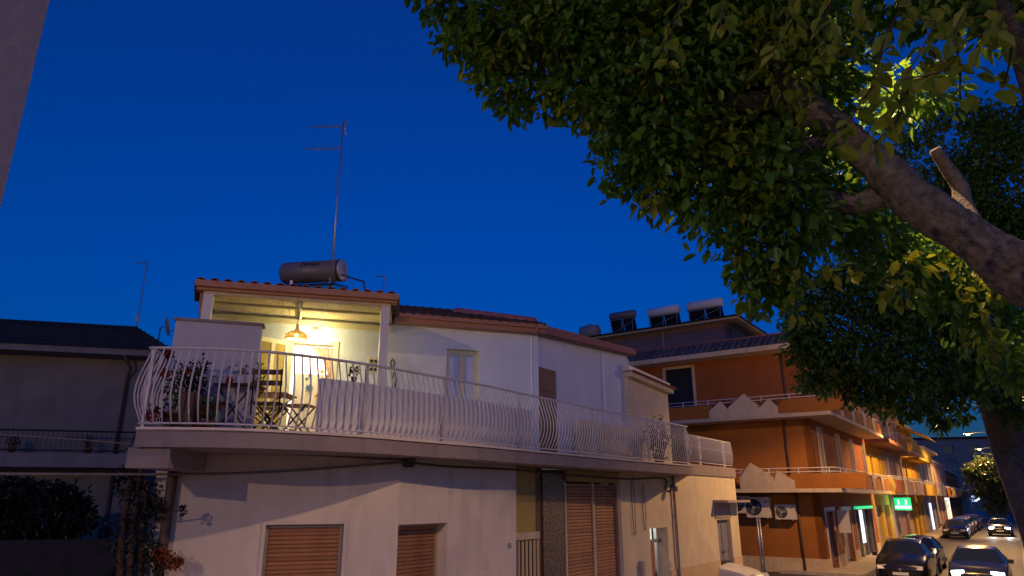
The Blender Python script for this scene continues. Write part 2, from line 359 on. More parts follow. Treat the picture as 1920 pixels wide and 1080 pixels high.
# left facade with its shuttered window
wa0, wz1 = FL.px(499, 984); wa1 = FL.a(645, 984)
wall(FL, aL, 0, 0, ZB, [(wa0,wa1,wz1-1.5,wz1)], .35, 'wall', 'plaster', WH)
def rshutter(F, a0, a1, z0, z1, o, pitch, mat='shutter', frame='aluframe', fw=.05):
    sh = MB().fbox(F, a0+.004, a1-.004, o-.05, o-.03, z0, z1).build('roller_shutter', mat, WH)
    slats(F, a0+fw, a1-fw, z0+.02, z1-fw, o, pitch, sh, mat)
    for x0,x1,y0,y1 in ((a0+.003,a0+fw,z0,z1),(a1-fw,a1-.003,z0,z1),(a0+fw,a1-fw,z1-fw,z1-.003)):
        MB().fbox(F, x0, x1, o-.03, o+.035, y0, y1).build('frame', frame, sh)
    return sh
rshutter(FL, wa0, wa1, wz1-1.5, wz1, -.10, .062)
m = MB()
for x0,x1,y0,y1 in ((wa0-.06,wa0,wz1-1.55,wz1+.06),(wa1,wa1+.06,wz1-1.55,wz1+.06),(wa0,wa1,wz1,wz1+.06)): m.fbox(FL,x0,x1,-.1,.025,y0,y1)
m.build('window_surround', 'plaster', WH)
MB().fbox(FL, wa0-.1, wa1+.1, -.12, .06, wz1-1.6, wz1-1.55).build('window_sill', 'kerb', WH)
# street facade: window, recessed gateway, garage shutters, entrance, side door
sa0, sz1 = FS.px(747, 984); sa1 = FS.a(839, 984)
da0, dz1 = FS.px(1218, 991); da1 = FS.a(1251, 991)
ba0, bz1 = FS.px(1344, 975); ba1 = FS.a(1369, 975)
zg = FS.z(1115, 907)
wall(FS, 0, aG0, 0, ZB, [(sa0,sa1,sz1-1.4,sz1)], .35, 'wall', 'plaster', WH)
wall(FS, aG1, aE, 0, ZB+.08, [(da0,da1,-.01,dz1),(ba0,ba1,-.01,bz1)], .35, 'wall', 'cream', WH)
rshutter(FS, sa0, sa1, sz1-1.4, sz1, -.26, .062)
MB().fbox(FS, sa0-.08, sa1+.08, -.2, .06, sz1-1.45, sz1-1.4).build('window_sill', 'kerb', WH)
g1 = FS.a(1015, 980); g2 = FS.a(1026, 980); g3 = FS.a(1068, 980); g4 = FS.a(1121, 980)
MB().fbox(FS, aG0+.01, g1, -.5, -.14, 0.12, ZB-.01).build('recess_wall', 'ochre', WH)
MB().fbox(FS, g1, g2, -.5, -.13, 0.12, ZB-.01).build('door_jamb', 'darkwood', WH)
MB().fbox(FS, g2, g3, -.5, -.10, 0.12, ZB-.08).build('mosaic_panel', 'mosaic', WH)
MB().fbox(FS, g3+.0, aG1, -.5, -.03, zg+.04, ZB-.01).build('lintel', 'ochre', WH)
gt = MB().fbox(FS, aG0+.012, g1-.005, -.10, -.04, FS.z(990,1012), FS.z(990,998)).build('gate', 'creampanel', WH)
gz = FS.z(990, 1012); bar = MB().box(-.02,.02,-.02,.02,0,gz-.2).mesh('bar', 'creampanel')
nb = 7
for k in range(nb): piece('bar', bar, gt, FS, aG0+.04+(g1-aG0-.08)*k/(nb-1), -.07, .18)
MB().fbox(FS, aG0+.012, g1-.005, -.139, -.125, .13, gz).build('backing_panel', 'darkwood', gt)
for x0,x1 in ((g3+.02,g4-.03),(g4+.03,aG1-.06)):
    sh = MB().fbox(FS, x0, x1, -.19, -.17, .12, zg).build('garage_shutter', 'shutter', WH)
    slats(FS, x0+.004, x1-.004,   .14, zg, -.14, .075, sh, 'shutter')
for x,w in ((g3,.07),(g4,.08)): MB().fbox(FS, x-w/2, x+w/2, -.2, -.09, .12, zg+.03).build('garage_post', 'creampanel', WH)
MB().fbox(FS, aG1-.055, aG1-.004, -.3, -.1, .12, zg+.03).build('garage_post', 'pipe', WH)
MB().fbox(FS, aG1-.13, aG0, -.75, -.5, 0, ZB-.01).build('inner_wall', 'plaster', WH)
# lit entrance: lobby, transom, half-open panelled leaf
lob = MB(); z1 = dz1
for q in ((da0-.02,da1+.6,-1.75,-1.7),): lob.fbox(FS, q[0], q[1], q[2], q[3], .12, z1+.4)
lob.fbox(FS, da1+.55, da1+.6, -1.7, -.35, .12, z1+.4); lob.fbox(FS, da0-.1, da0-.05, -1.7, -.35, .12, z1+.4)
lob.fbox(FS, da0-.1, da1+.6, -1.75, -.35, z1+.4, z1+.45); lob.fbox(FS, da0-.1, da1+.6, -1.75, -.35, .10, .125)
lob.build('lobby', 'whitepaint', WH)
zt = FS.z(1235, 1012); dm = (da0+da1)/2
mid = da0+(da1-da0)*.52
MB().fbox(FS, da0, da1, -.28, -.2, zt-.09, zt).build('transom_bar', 'metalgrey', WH)
MB().fbox(FS, da0, da0+.05, -.28, -.2, .12, z1).build('door_frame', 'metalgrey', WH)
MB().fbox(FS, mid, mid+.05, -.28, -.2, zt, z1).build('door_frame', 'blackmetal', WH)
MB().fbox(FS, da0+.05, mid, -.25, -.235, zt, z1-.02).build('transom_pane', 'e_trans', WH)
leaf = MB().fbox(FS, da0+.05, mid+.08, -.26, -.21, .13, zt-.09).build('entrance_door', 'wood', WH)
for zz0,zz1 in ((.25,.85),(.98,zt-.2)): MB().fbox(FS, da0+.14, mid-.02, -.21, -.192, zz0, zz1).build('panel', 'wood', leaf)
MB().fbox(FS, mid+.02, mid+.05, -.2, -.15, 1.02, 1.16).build('handle', 'galv', leaf)
point_light('lobby_lamp', FS.pt(da1+.2, -1.1, z1+.1), (1,.93,.75), 16, .06)
MB().fbox(FS, da1+.05, da1+.13, 0, .02, FS.z(1247,1064), FS.z(1247,1054)).build('intercom', 'whitepaint', WH)
# grey side door under a little canopy
sd = MB().fbox(FS, ba0, ba1, -.2, -.15, .12, bz1).build('side_door', 'bluedoor', WH)
for k in (0,1):
    w = (ba1-ba0)/2
    for zz0,zz1 in ((.3,1.3),(1.42,bz1-.12)): MB().fbox(FS, ba0+k*w+.05, ba0+(k+1)*w-.05, -.15, -.132, zz0, zz1).build('panel', 'bluedoor', sd)
MB().fbox(FS, (ba0+ba1)/2-.02, (ba0+ba1)/2+.1, -.13, -.08, 1.33, 1.37).build('handle', 'blackmetal', sd)
c0 = FS.a(1338, 945); zc = FS.z(1345, 941)
MB().fbox(FS, c0, ba1+.03, .0, .03, bz1+.05, zc-.03).build('overdoor_panel', 'pipe', WH)
MB().fbox(FS, c0-.05, aE-.02, .0, .5, zc-.02, zc+.06).build('canopy', 'pipe', WH)
# dado, downpipes, meter box, outdoor floodlight
zd = FS.z(1300, 1060)
for x0,x1 in ((da1+.02,ba0-.03),(ba1+.03,aE)): MB().fbox(FS, x0, x1, 0.0, .025, .12, zd).build('dado', 'dado', WH)
pp = FS.a(1262, 960); MB().tube([FS.pt(pp,.07,z) for z in (.15,1,2,3,ZB+.04)], .045).build('downpipe', 'pipe', WH, True)
pl = FL.a(318, 940); MB().tube([FL.pt(pl,.07,z) for z in (.05,1,2,3,ZB)], .075).build('downpipe', 'darkpipe', WH, True)
for z in (1.0, 2.6): MB().fbox(FS, pp-.07, pp+.07, 0, .06, z, z+.04).build('pipe_clip', 'galv', WH)
mx0, mz = FS.px(1200, 1052); MB().fbox(FS, mx0-.07, mx0+.07, 0, .1, mz-.6, mz).build('meter_box', 'pipe', WH)
nm = FS.px(955, 1023); MB().fbox(FS, nm[0]-.05, nm[0]+.05, 0.0, .012, nm[1]-.05, nm[1]+.05).build('house_number', 'grey', WH)
fx, fz = FS.px(1250, 912)
fl = thing('floodlight', 'small unlit round floodlight on a curled cable above the entrance', 'floodlight', FS.pt(fx,0,fz))
MB().tube([FS.pt(fx,.0,fz+.14), FS.pt(fx,.12,fz+.14), FS.pt(fx,.16,fz+.02)], .018).build('bracket', 'galv', fl, True)
MB().tube([FS.pt(fx-.02,.10,fz-.02), FS.pt(fx,.16,fz-.03), FS.pt(fx+.06,.30,fz-.06)], [.06,.1,.11], 14).build('housing', 'metalgrey', fl, True)
MB().tube([FS.pt(fx+.062,.305,fz-.062), FS.pt(fx+.066,.315,fz-.064)], .095, 14).build('glass', 'glassdark', fl)
# ---- balcony slab following the wavy rail
RAILPX = [(285,652),(330,652.2),(400,653.5),(480,658),(570,667),(700,685),(800,703),(900,721),(975,737),(1100,763),(1200,783),(1288,800)]
BC = Curve2(catmull([atz(u,v,ZR) for u,v in RAILPX], 8))
ts = BC.t_of_u
sl = [tuple(p) for p in BC.off(.07)]
back = [FS.pt(FS.a(1294,880),-.2,0)[:2], FS.pt(0,-.35,0)[:2], FL.pt(aL+.05,-.35,0)[:2]]
p0 = BC.at(0)[0]
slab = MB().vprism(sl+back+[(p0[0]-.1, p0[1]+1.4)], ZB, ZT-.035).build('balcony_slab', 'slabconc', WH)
MB().vprism([tuple(p) for p in BC.off(.10)]+[tuple(p) for p in BC.off(-.10)][::-1], ZT-.035, ZT).build('slab_edging', 'plaster', slab)
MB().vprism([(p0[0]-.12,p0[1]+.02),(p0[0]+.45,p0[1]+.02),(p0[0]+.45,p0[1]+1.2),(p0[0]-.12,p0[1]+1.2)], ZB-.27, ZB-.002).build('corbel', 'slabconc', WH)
# ---- wavy railing, each bar on its own
rl = MB().tube([(*p, ZR) for p in BC.off(0, st=.2)], .022, 8).build('balcony_railing', 'whitepaint', WH, True)
MB().tube([(*p, ZT+.06) for p in BC.off(0, st=.2)], .014, 6).build('bottom_rail', 'whitepaint', rl, True)
def balmesh(amp, ht, r=.0125, name='baluster'):
    pts = []
    for k in range(9):
        t = k/8; b = math.sin(math.pi*t**.82)**1.3 if 0 < t < 1 else 0
        pts.append((0, -amp*b, t*ht))
    return MB().tube(pts, r, 6).mesh(name, 'whitepaint', smooth=True)
bal = balmesh(.15, ZR-ZT-.07)
t = .06
while t < BC.L-.03:
    p,e,nn = BC.at(t); link('baluster', bal, rl, np.array([p[0],p[1],ZT+.065])-org(rl), (0,0,math.atan2(e[1],e[0]))); t += .118
post = MB().box(-.022,.022,-.022,.022,0,ZR-ZT+.02).mesh('post', 'whitepaint')
for u in (287, 690, 836, 975, 1113, 1215, 1286):
    p,e,nn = BC.at(ts(u, ZR)); link('post', post, rl, np.array([p[0]-nn[0]*.03,p[1]-nn[1]*.03,ZT-.01])-org(rl), (0,0,math.atan2(e[1],e[0])))
q0 = np.array([p0[0]-.02, p0[1]]); q1 = np.array([p0[0]-.18, p0[1]+1.35]); sr = MB().tube([(*q0,ZR),(*q1,ZR)], .02, 8).build('return_railing', 'whitepaint', WH, True)
MB().tube([(*q0,ZT+.06),(*q1,ZT+.06)], .014, 6).build('bottom_rail', 'whitepaint', sr, True)
ee = (q0-q1)/np.linalg.norm(q0-q1)
for k in range(11):
    p = q0+(q1-q0)*(k+.7)/11.5; link('baluster', bal, sr, np.array([p[0],p[1],ZT+.065])-org(sr), (0,0,math.atan2(ee[1],ee[0])))
# solid low parapet behind the bars
tp0, tp1 = ts(607, 4.5), ts(1006, 4.5)
MB().vprism([tuple(p) for p in BC.off(-.10, tp0, tp1)]+[tuple(p) for p in BC.off(-.20, tp0, tp1)][::-1], ZT, ZT+.82).build('parapet', 'parapetpaint', WH)
# ---- terrace over the right-hand end
a2, a3 = FS.a(1290, 880), aE
MB().fbox(FS, a2-.1, a3+.03, -1.5, .05, ZB+.08, ZB+.42).build('terrace_slab', 'slabconc', WH)
r2 = MB().tube([FS.pt(a2+.02,-.02,5.1), FS.pt(a3-.08,-.02,5.1)], .02).build('terrace_railing', 'whitepaint', WH, True)
MB().tube([FS.pt(a2+.02,-.02,ZB+.5), FS.pt(a3-.08,-.02,ZB+.5)], .014).build('bottom_rail', 'whitepaint', r2, True)
MB().tube([FS.pt(a2+.02,-.03,4.75), FS.pt(a3-.08,-.03,4.75)], .010).build('bottom_rail', 'whitepaint', r2, True)
b2 = balmesh(.05, 5.1-ZB-.5)
nb = int((a3-a2-.1)/.11)
for k in range(nb+1): piece('baluster', b2, r2, FS, a2+.02+(a3-a2-.1)*k/nb, -.02, ZB+.5)
wp = MB().box(-.06,.06,-.03,.03,0,5.08-ZB-.42).mesh('post', 'whitepaint')
for u in (1313, 1357): piece('post', wp, r2, FS, FS.a(u, 840), -.05, ZB+.42)
# ---- upper storey: veranda wall and wall with the window (plane FU), wall along the street (FV)
C0 = atz(735, 607, 6.8); C1 = atz(1009, 628, 6.8)
FU = Fr(C0, C1-C0); FV = Fr(C1-NN*.06-D*.15, D)
uR = FU.a(1009, 640)
uL = FU.a(372, 640)
dA0, dZ1 = FU.px(548, 640); dA1 = FU.a(631, 640)
wA0, wZ1 = FU.px(838, 653); wA1 = FU.a(899, 653)
ZE = 6.8
wall(FU, uL, uR, ZT, ZE, [(dA0,dA1,ZT-.01,dZ1),(wA0,wA1,wZ1-2.2,wZ1)], .3, 'upper_wall', 'plaster_skytint', WH)
# french window
wf = MB().fbox(FU, wA0, wA1, -.17, -.16, wZ1-2.2, wZ1).build('french_window', 'beamwhite', WH)
wm = (wA0+wA1)/2
for x0,x1 in ((wA0+.002,wA0+.09),(wm-.07,wm+.07),(wA1-.09,wA1-.002)): MB().fbox(FU, x0, x1, -.16, -.10, wZ1-2.2, wZ1-.002).build('frame', 'beamwhite', wf)
MB().fbox(FU, wA0+.09, wA1-.09, -.16, -.103, wZ1-.12, wZ1-.003).build('frame', 'beamwhite', wf)
for x0,x1 in ((wA0+.09,wm-.07),(wm+.07,wA1-.09)): MB().fbox(FU, x0, x1, -.158, -.13, wZ1-2.1, wZ1-.12).build('pane', 'skyglass', wf)
# eave boards and roofs
E1 = MB(); E1.fbox(FU, FU.a(737,600), uR+.1, .0, .22, ZE, ZE+.10); E1.fbox(FU, FU.a(737,600), uR+.13, .0, .28, ZE+.10, ZE+.20); E1.build('eave_moulding', 'fascia', WH)
# street side upper wall
v1 = FV.a(1178, 690); zv0 = FV.z(1012, 632); zv1 = FV.z(1178, 668)
vd = FV.a(1041, 700); vdz = FV.z(1025, 692)
m = MB(); m.fpoly(FV, [(0.0,ZT),(v1,ZT),(v1,zv1),(0,zv0)], -.02, -.32); m.build('upper_wall', 'plaster_skytint', WH)
MB().fbox(FV, vd-.85, vd, -.018, .02, ZT, vdz).build('terrace_door', 'browndoor', WH)
for zz in (ZT+.75, ZT+1.5): MB().fbox(FV, vd-.84, vd-.01, .02, .03, zz, zz+.02).build('door_rail', 'browndoor', WH)
MB().fpoly(FV, [(FV.a(1131,700),ZT),(v1-.05,ZT),(v1-.05,zv1-.12),(FV.a(1131,700),FV.z(1131,657)-.1)], -.018, .05).build('pilaster', 'plaster_skytint', WH)
zz = FV.z(1009, 628)
m = MB(); m.fpoly(FV, [(-.1,zv0+.02),(v1+.1,zv1+.02),(v1+.1,zv1+.2),(-.1,zv0+.22)], -.3, .22); m.build('eave_moulding', 'pinktile', WH)
m = MB(); m.fpoly(FV, [(-.1,zv0+.0),(v1+.08,zv1+.0),(v1+.08,zv1+.02),(-.1,zv0+.02)], -.3, .14); m.build('eave_board', 'slabconc', WH)
# lower cream block past it
v1x = Fr(C1+NN*.12, D); FX = Fr(v1x.pt(v1x.a(1176,690),0,0), D); x1 = FX.a(1252, 740); zx0 = FX.z(1176, 706); zx1 = FX.z(1252, 738)
MB().fpoly(FX, [(0,ZT),(x1,ZT),(x1,zx1),(0,zx0)], 0, -2.5).build('upper_block', 'cream', WH)
MB().fpoly(FX, [(-.05,zx0),(x1+.12,zx1),(x1+.12,zx1+.13),(-.05,zx0+.13)], -2.6, .16).build('cornice', 'cream', WH)
MB().fpoly(FX, [(-.05,zx0+.17),(x1+.05,zx1+.17),(x1+.05,zx1+.32),(-.05,zx0+.32)], -2.6, .08).build('coping', 'whitepaint', WH)
MB().fpoly(FX, [(-.05,zx0+.13),(x1+.22,zx1+.13),(x1+.22,zx1+.17),(-.05,zx0+.17)], -2.6, .24).build('tile_edge', 'terracotta', WH)
lp0, lz0 = FX.px(1087, 786, .05); MB().fpoly(FX, [(lp0,ZT),(.0,ZT),(.0,FX.z(1175,800,.05)),(lp0,lz0)], .05, -.1).build('parapet', 'cream', WH)
# main roof: corrugated rows of dark tiles
def tileroof(F, a0, a1, o0, z0, depth, rise, name, mat, parent, pitch=.22):
    m = MB(); n = int((a1-a0)/pitch*6); i0 = 0; rows = int(depth/.36)
    for r in range(rows+1):
        f = r/rows
        for k in range(n+1):
            a = a0+(a1-a0)*k/n; zz = z0+rise*f+.045*abs(math.sin(math.pi*k/6))
            m.v.append(F.pt(a, o0-depth*f, zz)); m.v.append(F.pt(a, o0-depth*f, zz-.03))
    for r in range(rows):
        for k in range(n):
            b0 = (r*(n+1)+k)*2; b1 = ((r+1)*(n+1)+k)*2
            m.f.append((b0, b0+2, b1+3, b1+1))
            m.f.append((b0, b0+2, b0+3, b0+1))
    return stuff(m.build(name, mat, parent, keep=True))
rz = ZE+.2
tileroof(FU, FU.a(737,600)-.05, uR+.1, .3, rz, 3.2, 1.05, 'tiled_roof', 'darktile', WH)
MB().fpoly(FU, [(FU.a(737,600),rz-.18),(uR,rz-.18),(uR-.3,rz+.9),(FU.a(737,600),rz+.9)], -3.0, -3.2).build('roof_gable', 'darktile', WH)
ra = FU.a(858, 580, -1.4); rb = FU.a(1000, 600, -.2)
rp = [np.array(FU.pt(ra, -1.6, rz+.62)), np.array(FU.pt(rb, -.1, rz+.12))]
rt = MB()
rt.tube([rp[0], rp[1]], .13, 10); rt.build('ridge_tiles', 'pinktile', WH)
MB().vprism([FV.pt(0,-.1,0)[:2], FV.pt(v1,-.1,0)[:2], FV.pt(v1,-3.5,0)[:2], FV.pt(-1.,-3.5,0)[:2]], zv1-.12, [ZE+.06, zv1+.06, zv1+.5, ZE+.6]).build('street_roof', 'darktile', WH)
MB().fbox(FU, uL, uR-.1, -5.4, -5.2, ZT, ZE+.3).build('rear_wall', 'plaster_skytint', WH)
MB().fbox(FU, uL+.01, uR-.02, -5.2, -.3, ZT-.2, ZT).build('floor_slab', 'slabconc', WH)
MB().fbox(FU, uL, uL+.25, -5.2, -.3, 0, ZE).build('side_wall', 'plaster_skytint', WH)
MB().fbox(FU, uL, uR-.1, -5.2, -.3, ZE-.05, ZE).build('ceiling_slab', 'slabconc', WH)
# terrace floor
m = MB(); m.vprism([tuple(p) for p in BC.off(-.12)]+[FV.pt(v1,-.1,0)[:2], FU.pt(uR,-.1,0)[:2], FU.pt(uL,-.1,0)[:2], (p0[0]-.1,p0[1]+1.4)], ZT-.06, ZT-.02); m.build('terrace_floor', 'creampanel', WH)
# ================================================================== veranda
ZV = 6.45
A0 = atz(366, 549, ZV); A1 = atz(746, 575, ZV)
FP = Fr(A0, A1-A0); pw = FP.a(746, 566)
pa0 = FP.a(388, 570); pa1 = FP.a(722, 600)
vr = MB().fbox(FP, pa0-.08, pa1+.08, -.12, 0.0, ZV, ZV+.05).build('veranda', 'creampanel', WH)
MB().fbox(FP, 0.02, pw-.02, -.1, .06, ZV+.05, ZV+.10).build('eave_board', 'fascia', vr)
MB().fbox(FP, 0.0, pw, -.1, .13, ZV+.10, ZV+.205).build('gutter', 'fascia', vr)
for a in (pa0, pa1): MB().fbox(FP, a-.075, a+.075, -.15, -.005, ZT-.01, ZV).build('post', 'whitepaint', vr)
MB().tube([FP.pt(.1,-.05,ZV+.18), FP.pt(.06,-.3,ZV-.1), FP.pt(.1,-.4,ZV-.5), FP.pt(.1,-.4,ZT)], .035).build('downpipe', 'fascia', vr, True)
# reed ceiling from the front beam to the house wall
zbk = FU.z(565, 603)
def lerp(p, q, t): return np.array(p)*(1-t)+np.array(q)*t
qa0, qa1 = FU.a(400, 600), FU.a(735, 612)
cf = [np.array(FP.pt(pa0-.1,-.1,ZV+.055)), np.array(FP.pt(pa1+.1,-.1,ZV+.055)), np.array(FU.pt(qa1,0.0,zbk+.1)), np.array(FU.pt(qa0-.3,0.0,zbk+.1))]
m = MB(); nr = 150
for k in range(nr):
    t0, t1 = k/nr, (k+.92)/nr; tm = (t0+t1)/2; j = random.uniform(-.008, .008)
    f0, f1 = lerp(cf[0],cf[1],t0), lerp(cf[0],cf[1],t1); b0, b1 = lerp(cf[3],cf[2],t0), lerp(cf[3],cf[2],t1)
    fm, bm_ = lerp(f0,f1,.5)-[0,0,.007+j*.5], lerp(b0,b1,.5)-[0,0,.007-j*.5]
    m.quad(f0, fm, bm_, b0); m.quad(fm, f1, b1, bm_)
stuff(m.build('reed_ceiling', 'reed', vr, keep=True))
MB().quad(*[p+np.array([0,0,.03]) for p in cf]).build('roof_board', 'darkwood', vr)
for t in (.05, .5, .95):
    f0 = lerp(cf[0],cf[1],t); b0 = lerp(cf[3],cf[2],t)
    MB().tube([f0-[0,0,.03], b0-[0,0,.03]], .05, 10).build('rafter', 'beamwhite', vr, True)
l0, l1 = lerp(cf[0],cf[3],.45), lerp(cf[1],cf[2],.45)
MB().tube([l0-[0,0,.02], l1-[0,0,.02]], .03, 8).build('purlin', 'beamwhite', vr, True)
MB().fbox(FU, qa0-.2, qa1, 0.0, .09, zbk-.10, zbk+.02).build('wall_plate', 'beamwhite', vr)
# barrel tiles on the veranda roof
tm_ = MB()
n = 7
for i,(y,r) in enumerate(((0,.085),(.42,.07))):
    for k in range(n):
        a = math.pi*k/(n-1); tm_.v.append((r*math.cos(a), y, r*math.sin(a)))
for i,(y,r) in enumerate(((0,.07),(.42,.055))):
    for k in range(n):
        a = math.pi*k/(n-1); tm_.v.append((r*math.cos(a), y, r*math.sin(a)))
for k in range(n-1):
    tm_.f.append((k,k+1,n+k+1,n+k)); tm_.f.append((2*n+k,2*n+k+1,3*n+k+1,3*n+k)); tm_.f.append((k,k+1,2*n+k+1,2*n+k))
tile = tm_.mesh('roof_tile', 'terracotta', smooth=False)
vroof = MB().quad(FP.pt(-.02,.1,ZV+.165), FP.pt(pw+.02,.1,ZV+.165), FU.pt(qa1+.15,0,zbk+.26), FU.pt(qa0-.4,0,zbk+.26)).build('veranda_roof', 'darktile', WH)
run = np.linalg.norm(np.array(FU.pt(qa1,0,0))[:2]-A1); slope = (zbk+.26-ZV-.165)/run
nc = 16
for c in range(nc):
    for r in range(7):
        t = (c+.4)/nc; a = pw*t; y = .40*r
        o = link('roof_tile', tile, vroof, np.array(FP.pt(a, .10-y, ZV+.175+slope*y))-org(vroof), (math.atan(slope)+.03, random.uniform(-.05,.05), FP.ang))
# white screen wall at the left of the veranda
b0 = BC.at(ts(330,5.5))[0]; FB = Fr((atz(330,600,5.72)), D1*1.0+np.array([.25,-.05]))
bb = FB.a(488, 640); zb0 = FB.z(331, 600); zb1 = FB.z(488, 611)
MB().fpoly(FB, [(0,ZT),(bb,ZT),(bb,zb1),(0,zb0)], 0, -.18).build('screen_wall', 'screenwall', WH)
MB().fpoly(FB, [(-.03,zb0),(bb+.03,zb1),(bb+.03,zb1+.04),(-.03,zb0+.04)], .03, -.21).build('coping', 'slabconc', WH)
# doorway with open glazed leaf, lit room behind
rm = MB(); zt_ = dZ1+.4
rm.fbox(FU, dA0-1.2, dA1+1.2, -2.6, -2.55, ZT, zt_); rm.fbox(FU, dA0-1.25, dA0-1.2, -2.6, -.3, ZT, zt_); rm.fbox(FU, dA1+1.2, dA1+1.25, -2.6, -.3, ZT, zt_); rm.fbox(FU, dA0-1.2, dA1+1.2, -2.6, -.3, zt_, zt_+.05)
rm.build('room_wall', 'curtain', WH)
fr_ = MB()
for x0,x1,y0,y1 in ((dA0-.05,dA0+.03,ZT,dZ1+.05),(dA1-.03,dA1+.05,ZT,dZ1+.05),(dA0+.03,dA1-.03,dZ1-.03,dZ1+.05)): fr_.fbox(FU,x0,x1,-.2,.02,y0,y1)
fr_.build('door_frame', 'beamwhite', WH)
FD = Fr(FU.pt(dA0-.03,.04,0), FU.e*.75-FU.n*.0+FU.n*.0)
Fdl = Fr(FU.pt(dA0-.06,.05,0)+np.array([0,0,0]) if False else FU.pt(dA0-.06,.05,0), -(FU.e*.86+(-FU.n)*.5))
# leaf swung back to the left, towards the viewer
le = np.array(FU.pt(dA0-.06,.05,0))[:2]; lp = le - FU.e*.62 + FU.n*.35
FDl = Fr(lp, le-lp); lw = np.linalg.norm(le-lp); zl = dZ1-.02
dl = MB()
for x0,x1,y0,y1 in ((0,.08,ZT+.02,zl),(lw-.08,lw,ZT+.02,zl),(lw/2-.04,lw/2+.04,ZT+.02,zl),(.08,lw-.08,zl-.09,zl),(.08,lw-.08,ZT+.02,ZT+.3)): dl.fbox(FDl,x0,x1,-.02,.02+(.003 if x0 == .08 else 0),y0,y1)
dlo = dl.build('veranda_door', 'beamwhite', WH)
for x0,x1 in ((.08,lw/2-.04),(lw/2+.04,lw-.08)): MB().fbox(FDl,x0,x1,-.008,.008,ZT+.3,zl-.09).build('pane', 'ochre', dlo)
point_light('room_lamp', FU.pt((dA0+dA1)/2, -1.3, dZ1+.15), (1,.86,.66), 150, .1)
# curtains in the doorway
def curtain(x0, x1, o, z0, z1, mat, label, gather=0.0):
    m = MB(); n = 28
    for j in range(5):
        f = j/4
        for k in range(n+1):
            t = k/n; xx = x0+(x1-x0)*t; xx = xx+(x1-xx)*gather*(math.sin(math.pi*f*.9)**1) if gather else xx
            m.v.append(FU.pt(xx, o+.025*math.sin(t*22+j*.3), z1+(z0-z1)*f))
    for j in range(4):
        for k in range(n): b = j*(n+1)+k; m.f.append((b,b+1,b+n+2,b+n+1))
    o_ = m.build('door_curtain', mat, None, True, keep=True, loc=FU.pt((x0+x1)/2, o, z0)); tag(o_, label, 'curtain'); return o_
dc = curtain(dA0+.1, dA1-.05, -.42, ZT+.05, dZ1-.6, 'curtain', 'white door curtain printed with blue flowers in the lit doorway')
curtain(dA0+.42, dA1-.02, -.34, dZ1-1.1, dZ1-.03, 'curtainpink', 'sheer peach curtain gathered aside at the top of the lit doorway', .8)
def star(F, a, o, z, r, n, mat, parent, name='motif'):
    m = MB(); pts = []
    for k in range(2*n):
        an = math.pi*k/n; q = r if k % 2 == 0 else r*.45; pts.append((a+q*math.cos(an), z+q*math.sin(an)))
    m.fpoly(F, pts, o, o+.004); return m.build(name, mat, parent)
for u,v,r,n,mt in ((580,727,.10,8,'motifblue'),(582,703,.06,6,'motifblue'),(575,710,.04,6,'motifblue'),(604,697,.07,4,'motifgold'),(605,713,.05,5,'motifblue'),(566,765,.09,7,'motifblue')):
    a,z = FU.px(u,v,-.38); star(FU, a, -.385, z, r, n, mt, dc)
# wall lamp above the door
lx, lz = FU.px(591, 627)
wl = thing('wall_lamp', 'lit white half-bowl wall lamp above the veranda doorway', 'lamp', FU.pt(lx,0,lz))
MB().lathe([(.05,-.10),(.08,-.07),(.10,-.02),(.095,0)], FU.pt(lx,.10,lz), 14).build('shade', 'whitepaint', wl, True)
MB().lathe([(0,.06),(.05,.04),(.06,0),(.04,-.05),(0,-.065)], FU.pt(lx,.12,lz-.02), 12).build('bulb', 'e_bulb', wl, True)
MB().fbox(FU, lx-.03, lx+.03, 0, .1, lz+.04, lz+.09).build('bracket', 'whitepaint', wl)
point_light('wall_lamp_light', FU.pt(lx,.34,lz-.20), (1,.84,.40), 42, .06)
# wicker pendant
f0 = lerp(cf[0],cf[1],.5); b0_ = lerp(cf[3],cf[2],.5); hp = lerp(f0, b0_, .30)
pu, pv = proj(hp[0], hp[1], hp[2]); dep = hp[1]*cT+(hp[2]-H)*sT
pc = atd(556, 632, dep)
pdn = thing('pendant_lamp', 'wicker bowl pendant lamp hanging from the veranda ceiling', 'lamp', tuple(pc))
MB().lathe([(.028,.25),(.034,.17),(.05,.13),(.12,.10),(.19,.04),(.212,-.03),(.20,-.055),(.205,-.03),(.18,.035),(.11,.09),(.04,.12)], pc, 24).build('shade', 'wicker', pdn, True)
for k in range(12):
    an = 2*math.pi*k/12; MB().tube([pc+np.array([.195*math.cos(an),.195*math.sin(an),-.05]), pc+np.array([.215*math.cos(an),.215*math.sin(an),-.03]), pc+np.array([.195*math.cos(an),.195*math.sin(an),.045]), pc+np.array([.1*math.cos(an),.1*math.sin(an),.108])], .006, 5).build('rib', 'wicker', pdn)
MB().lathe([(0,.04),(.04,.03),(.045,0),(0,-.04)], pc+np.array([0,0,.03]), 12).build('bulb', 'e_bulb', pdn, True)
MB().tube([pc+np.array([0,0,.24]), np.array([pc[0],pc[1],hp[2]-.05])], .010, 6).build('cord', 'beamwhite', pdn)
MB().tube([pc+np.array([0,0,.33]), pc+np.array([0,0,.50])], .03, 8).build('rose', 'beamwhite', pdn, True)
point_light('pendant_light', tuple(pc+np.array([0,0,-.02])), (1,.82,.36), 44, .05)
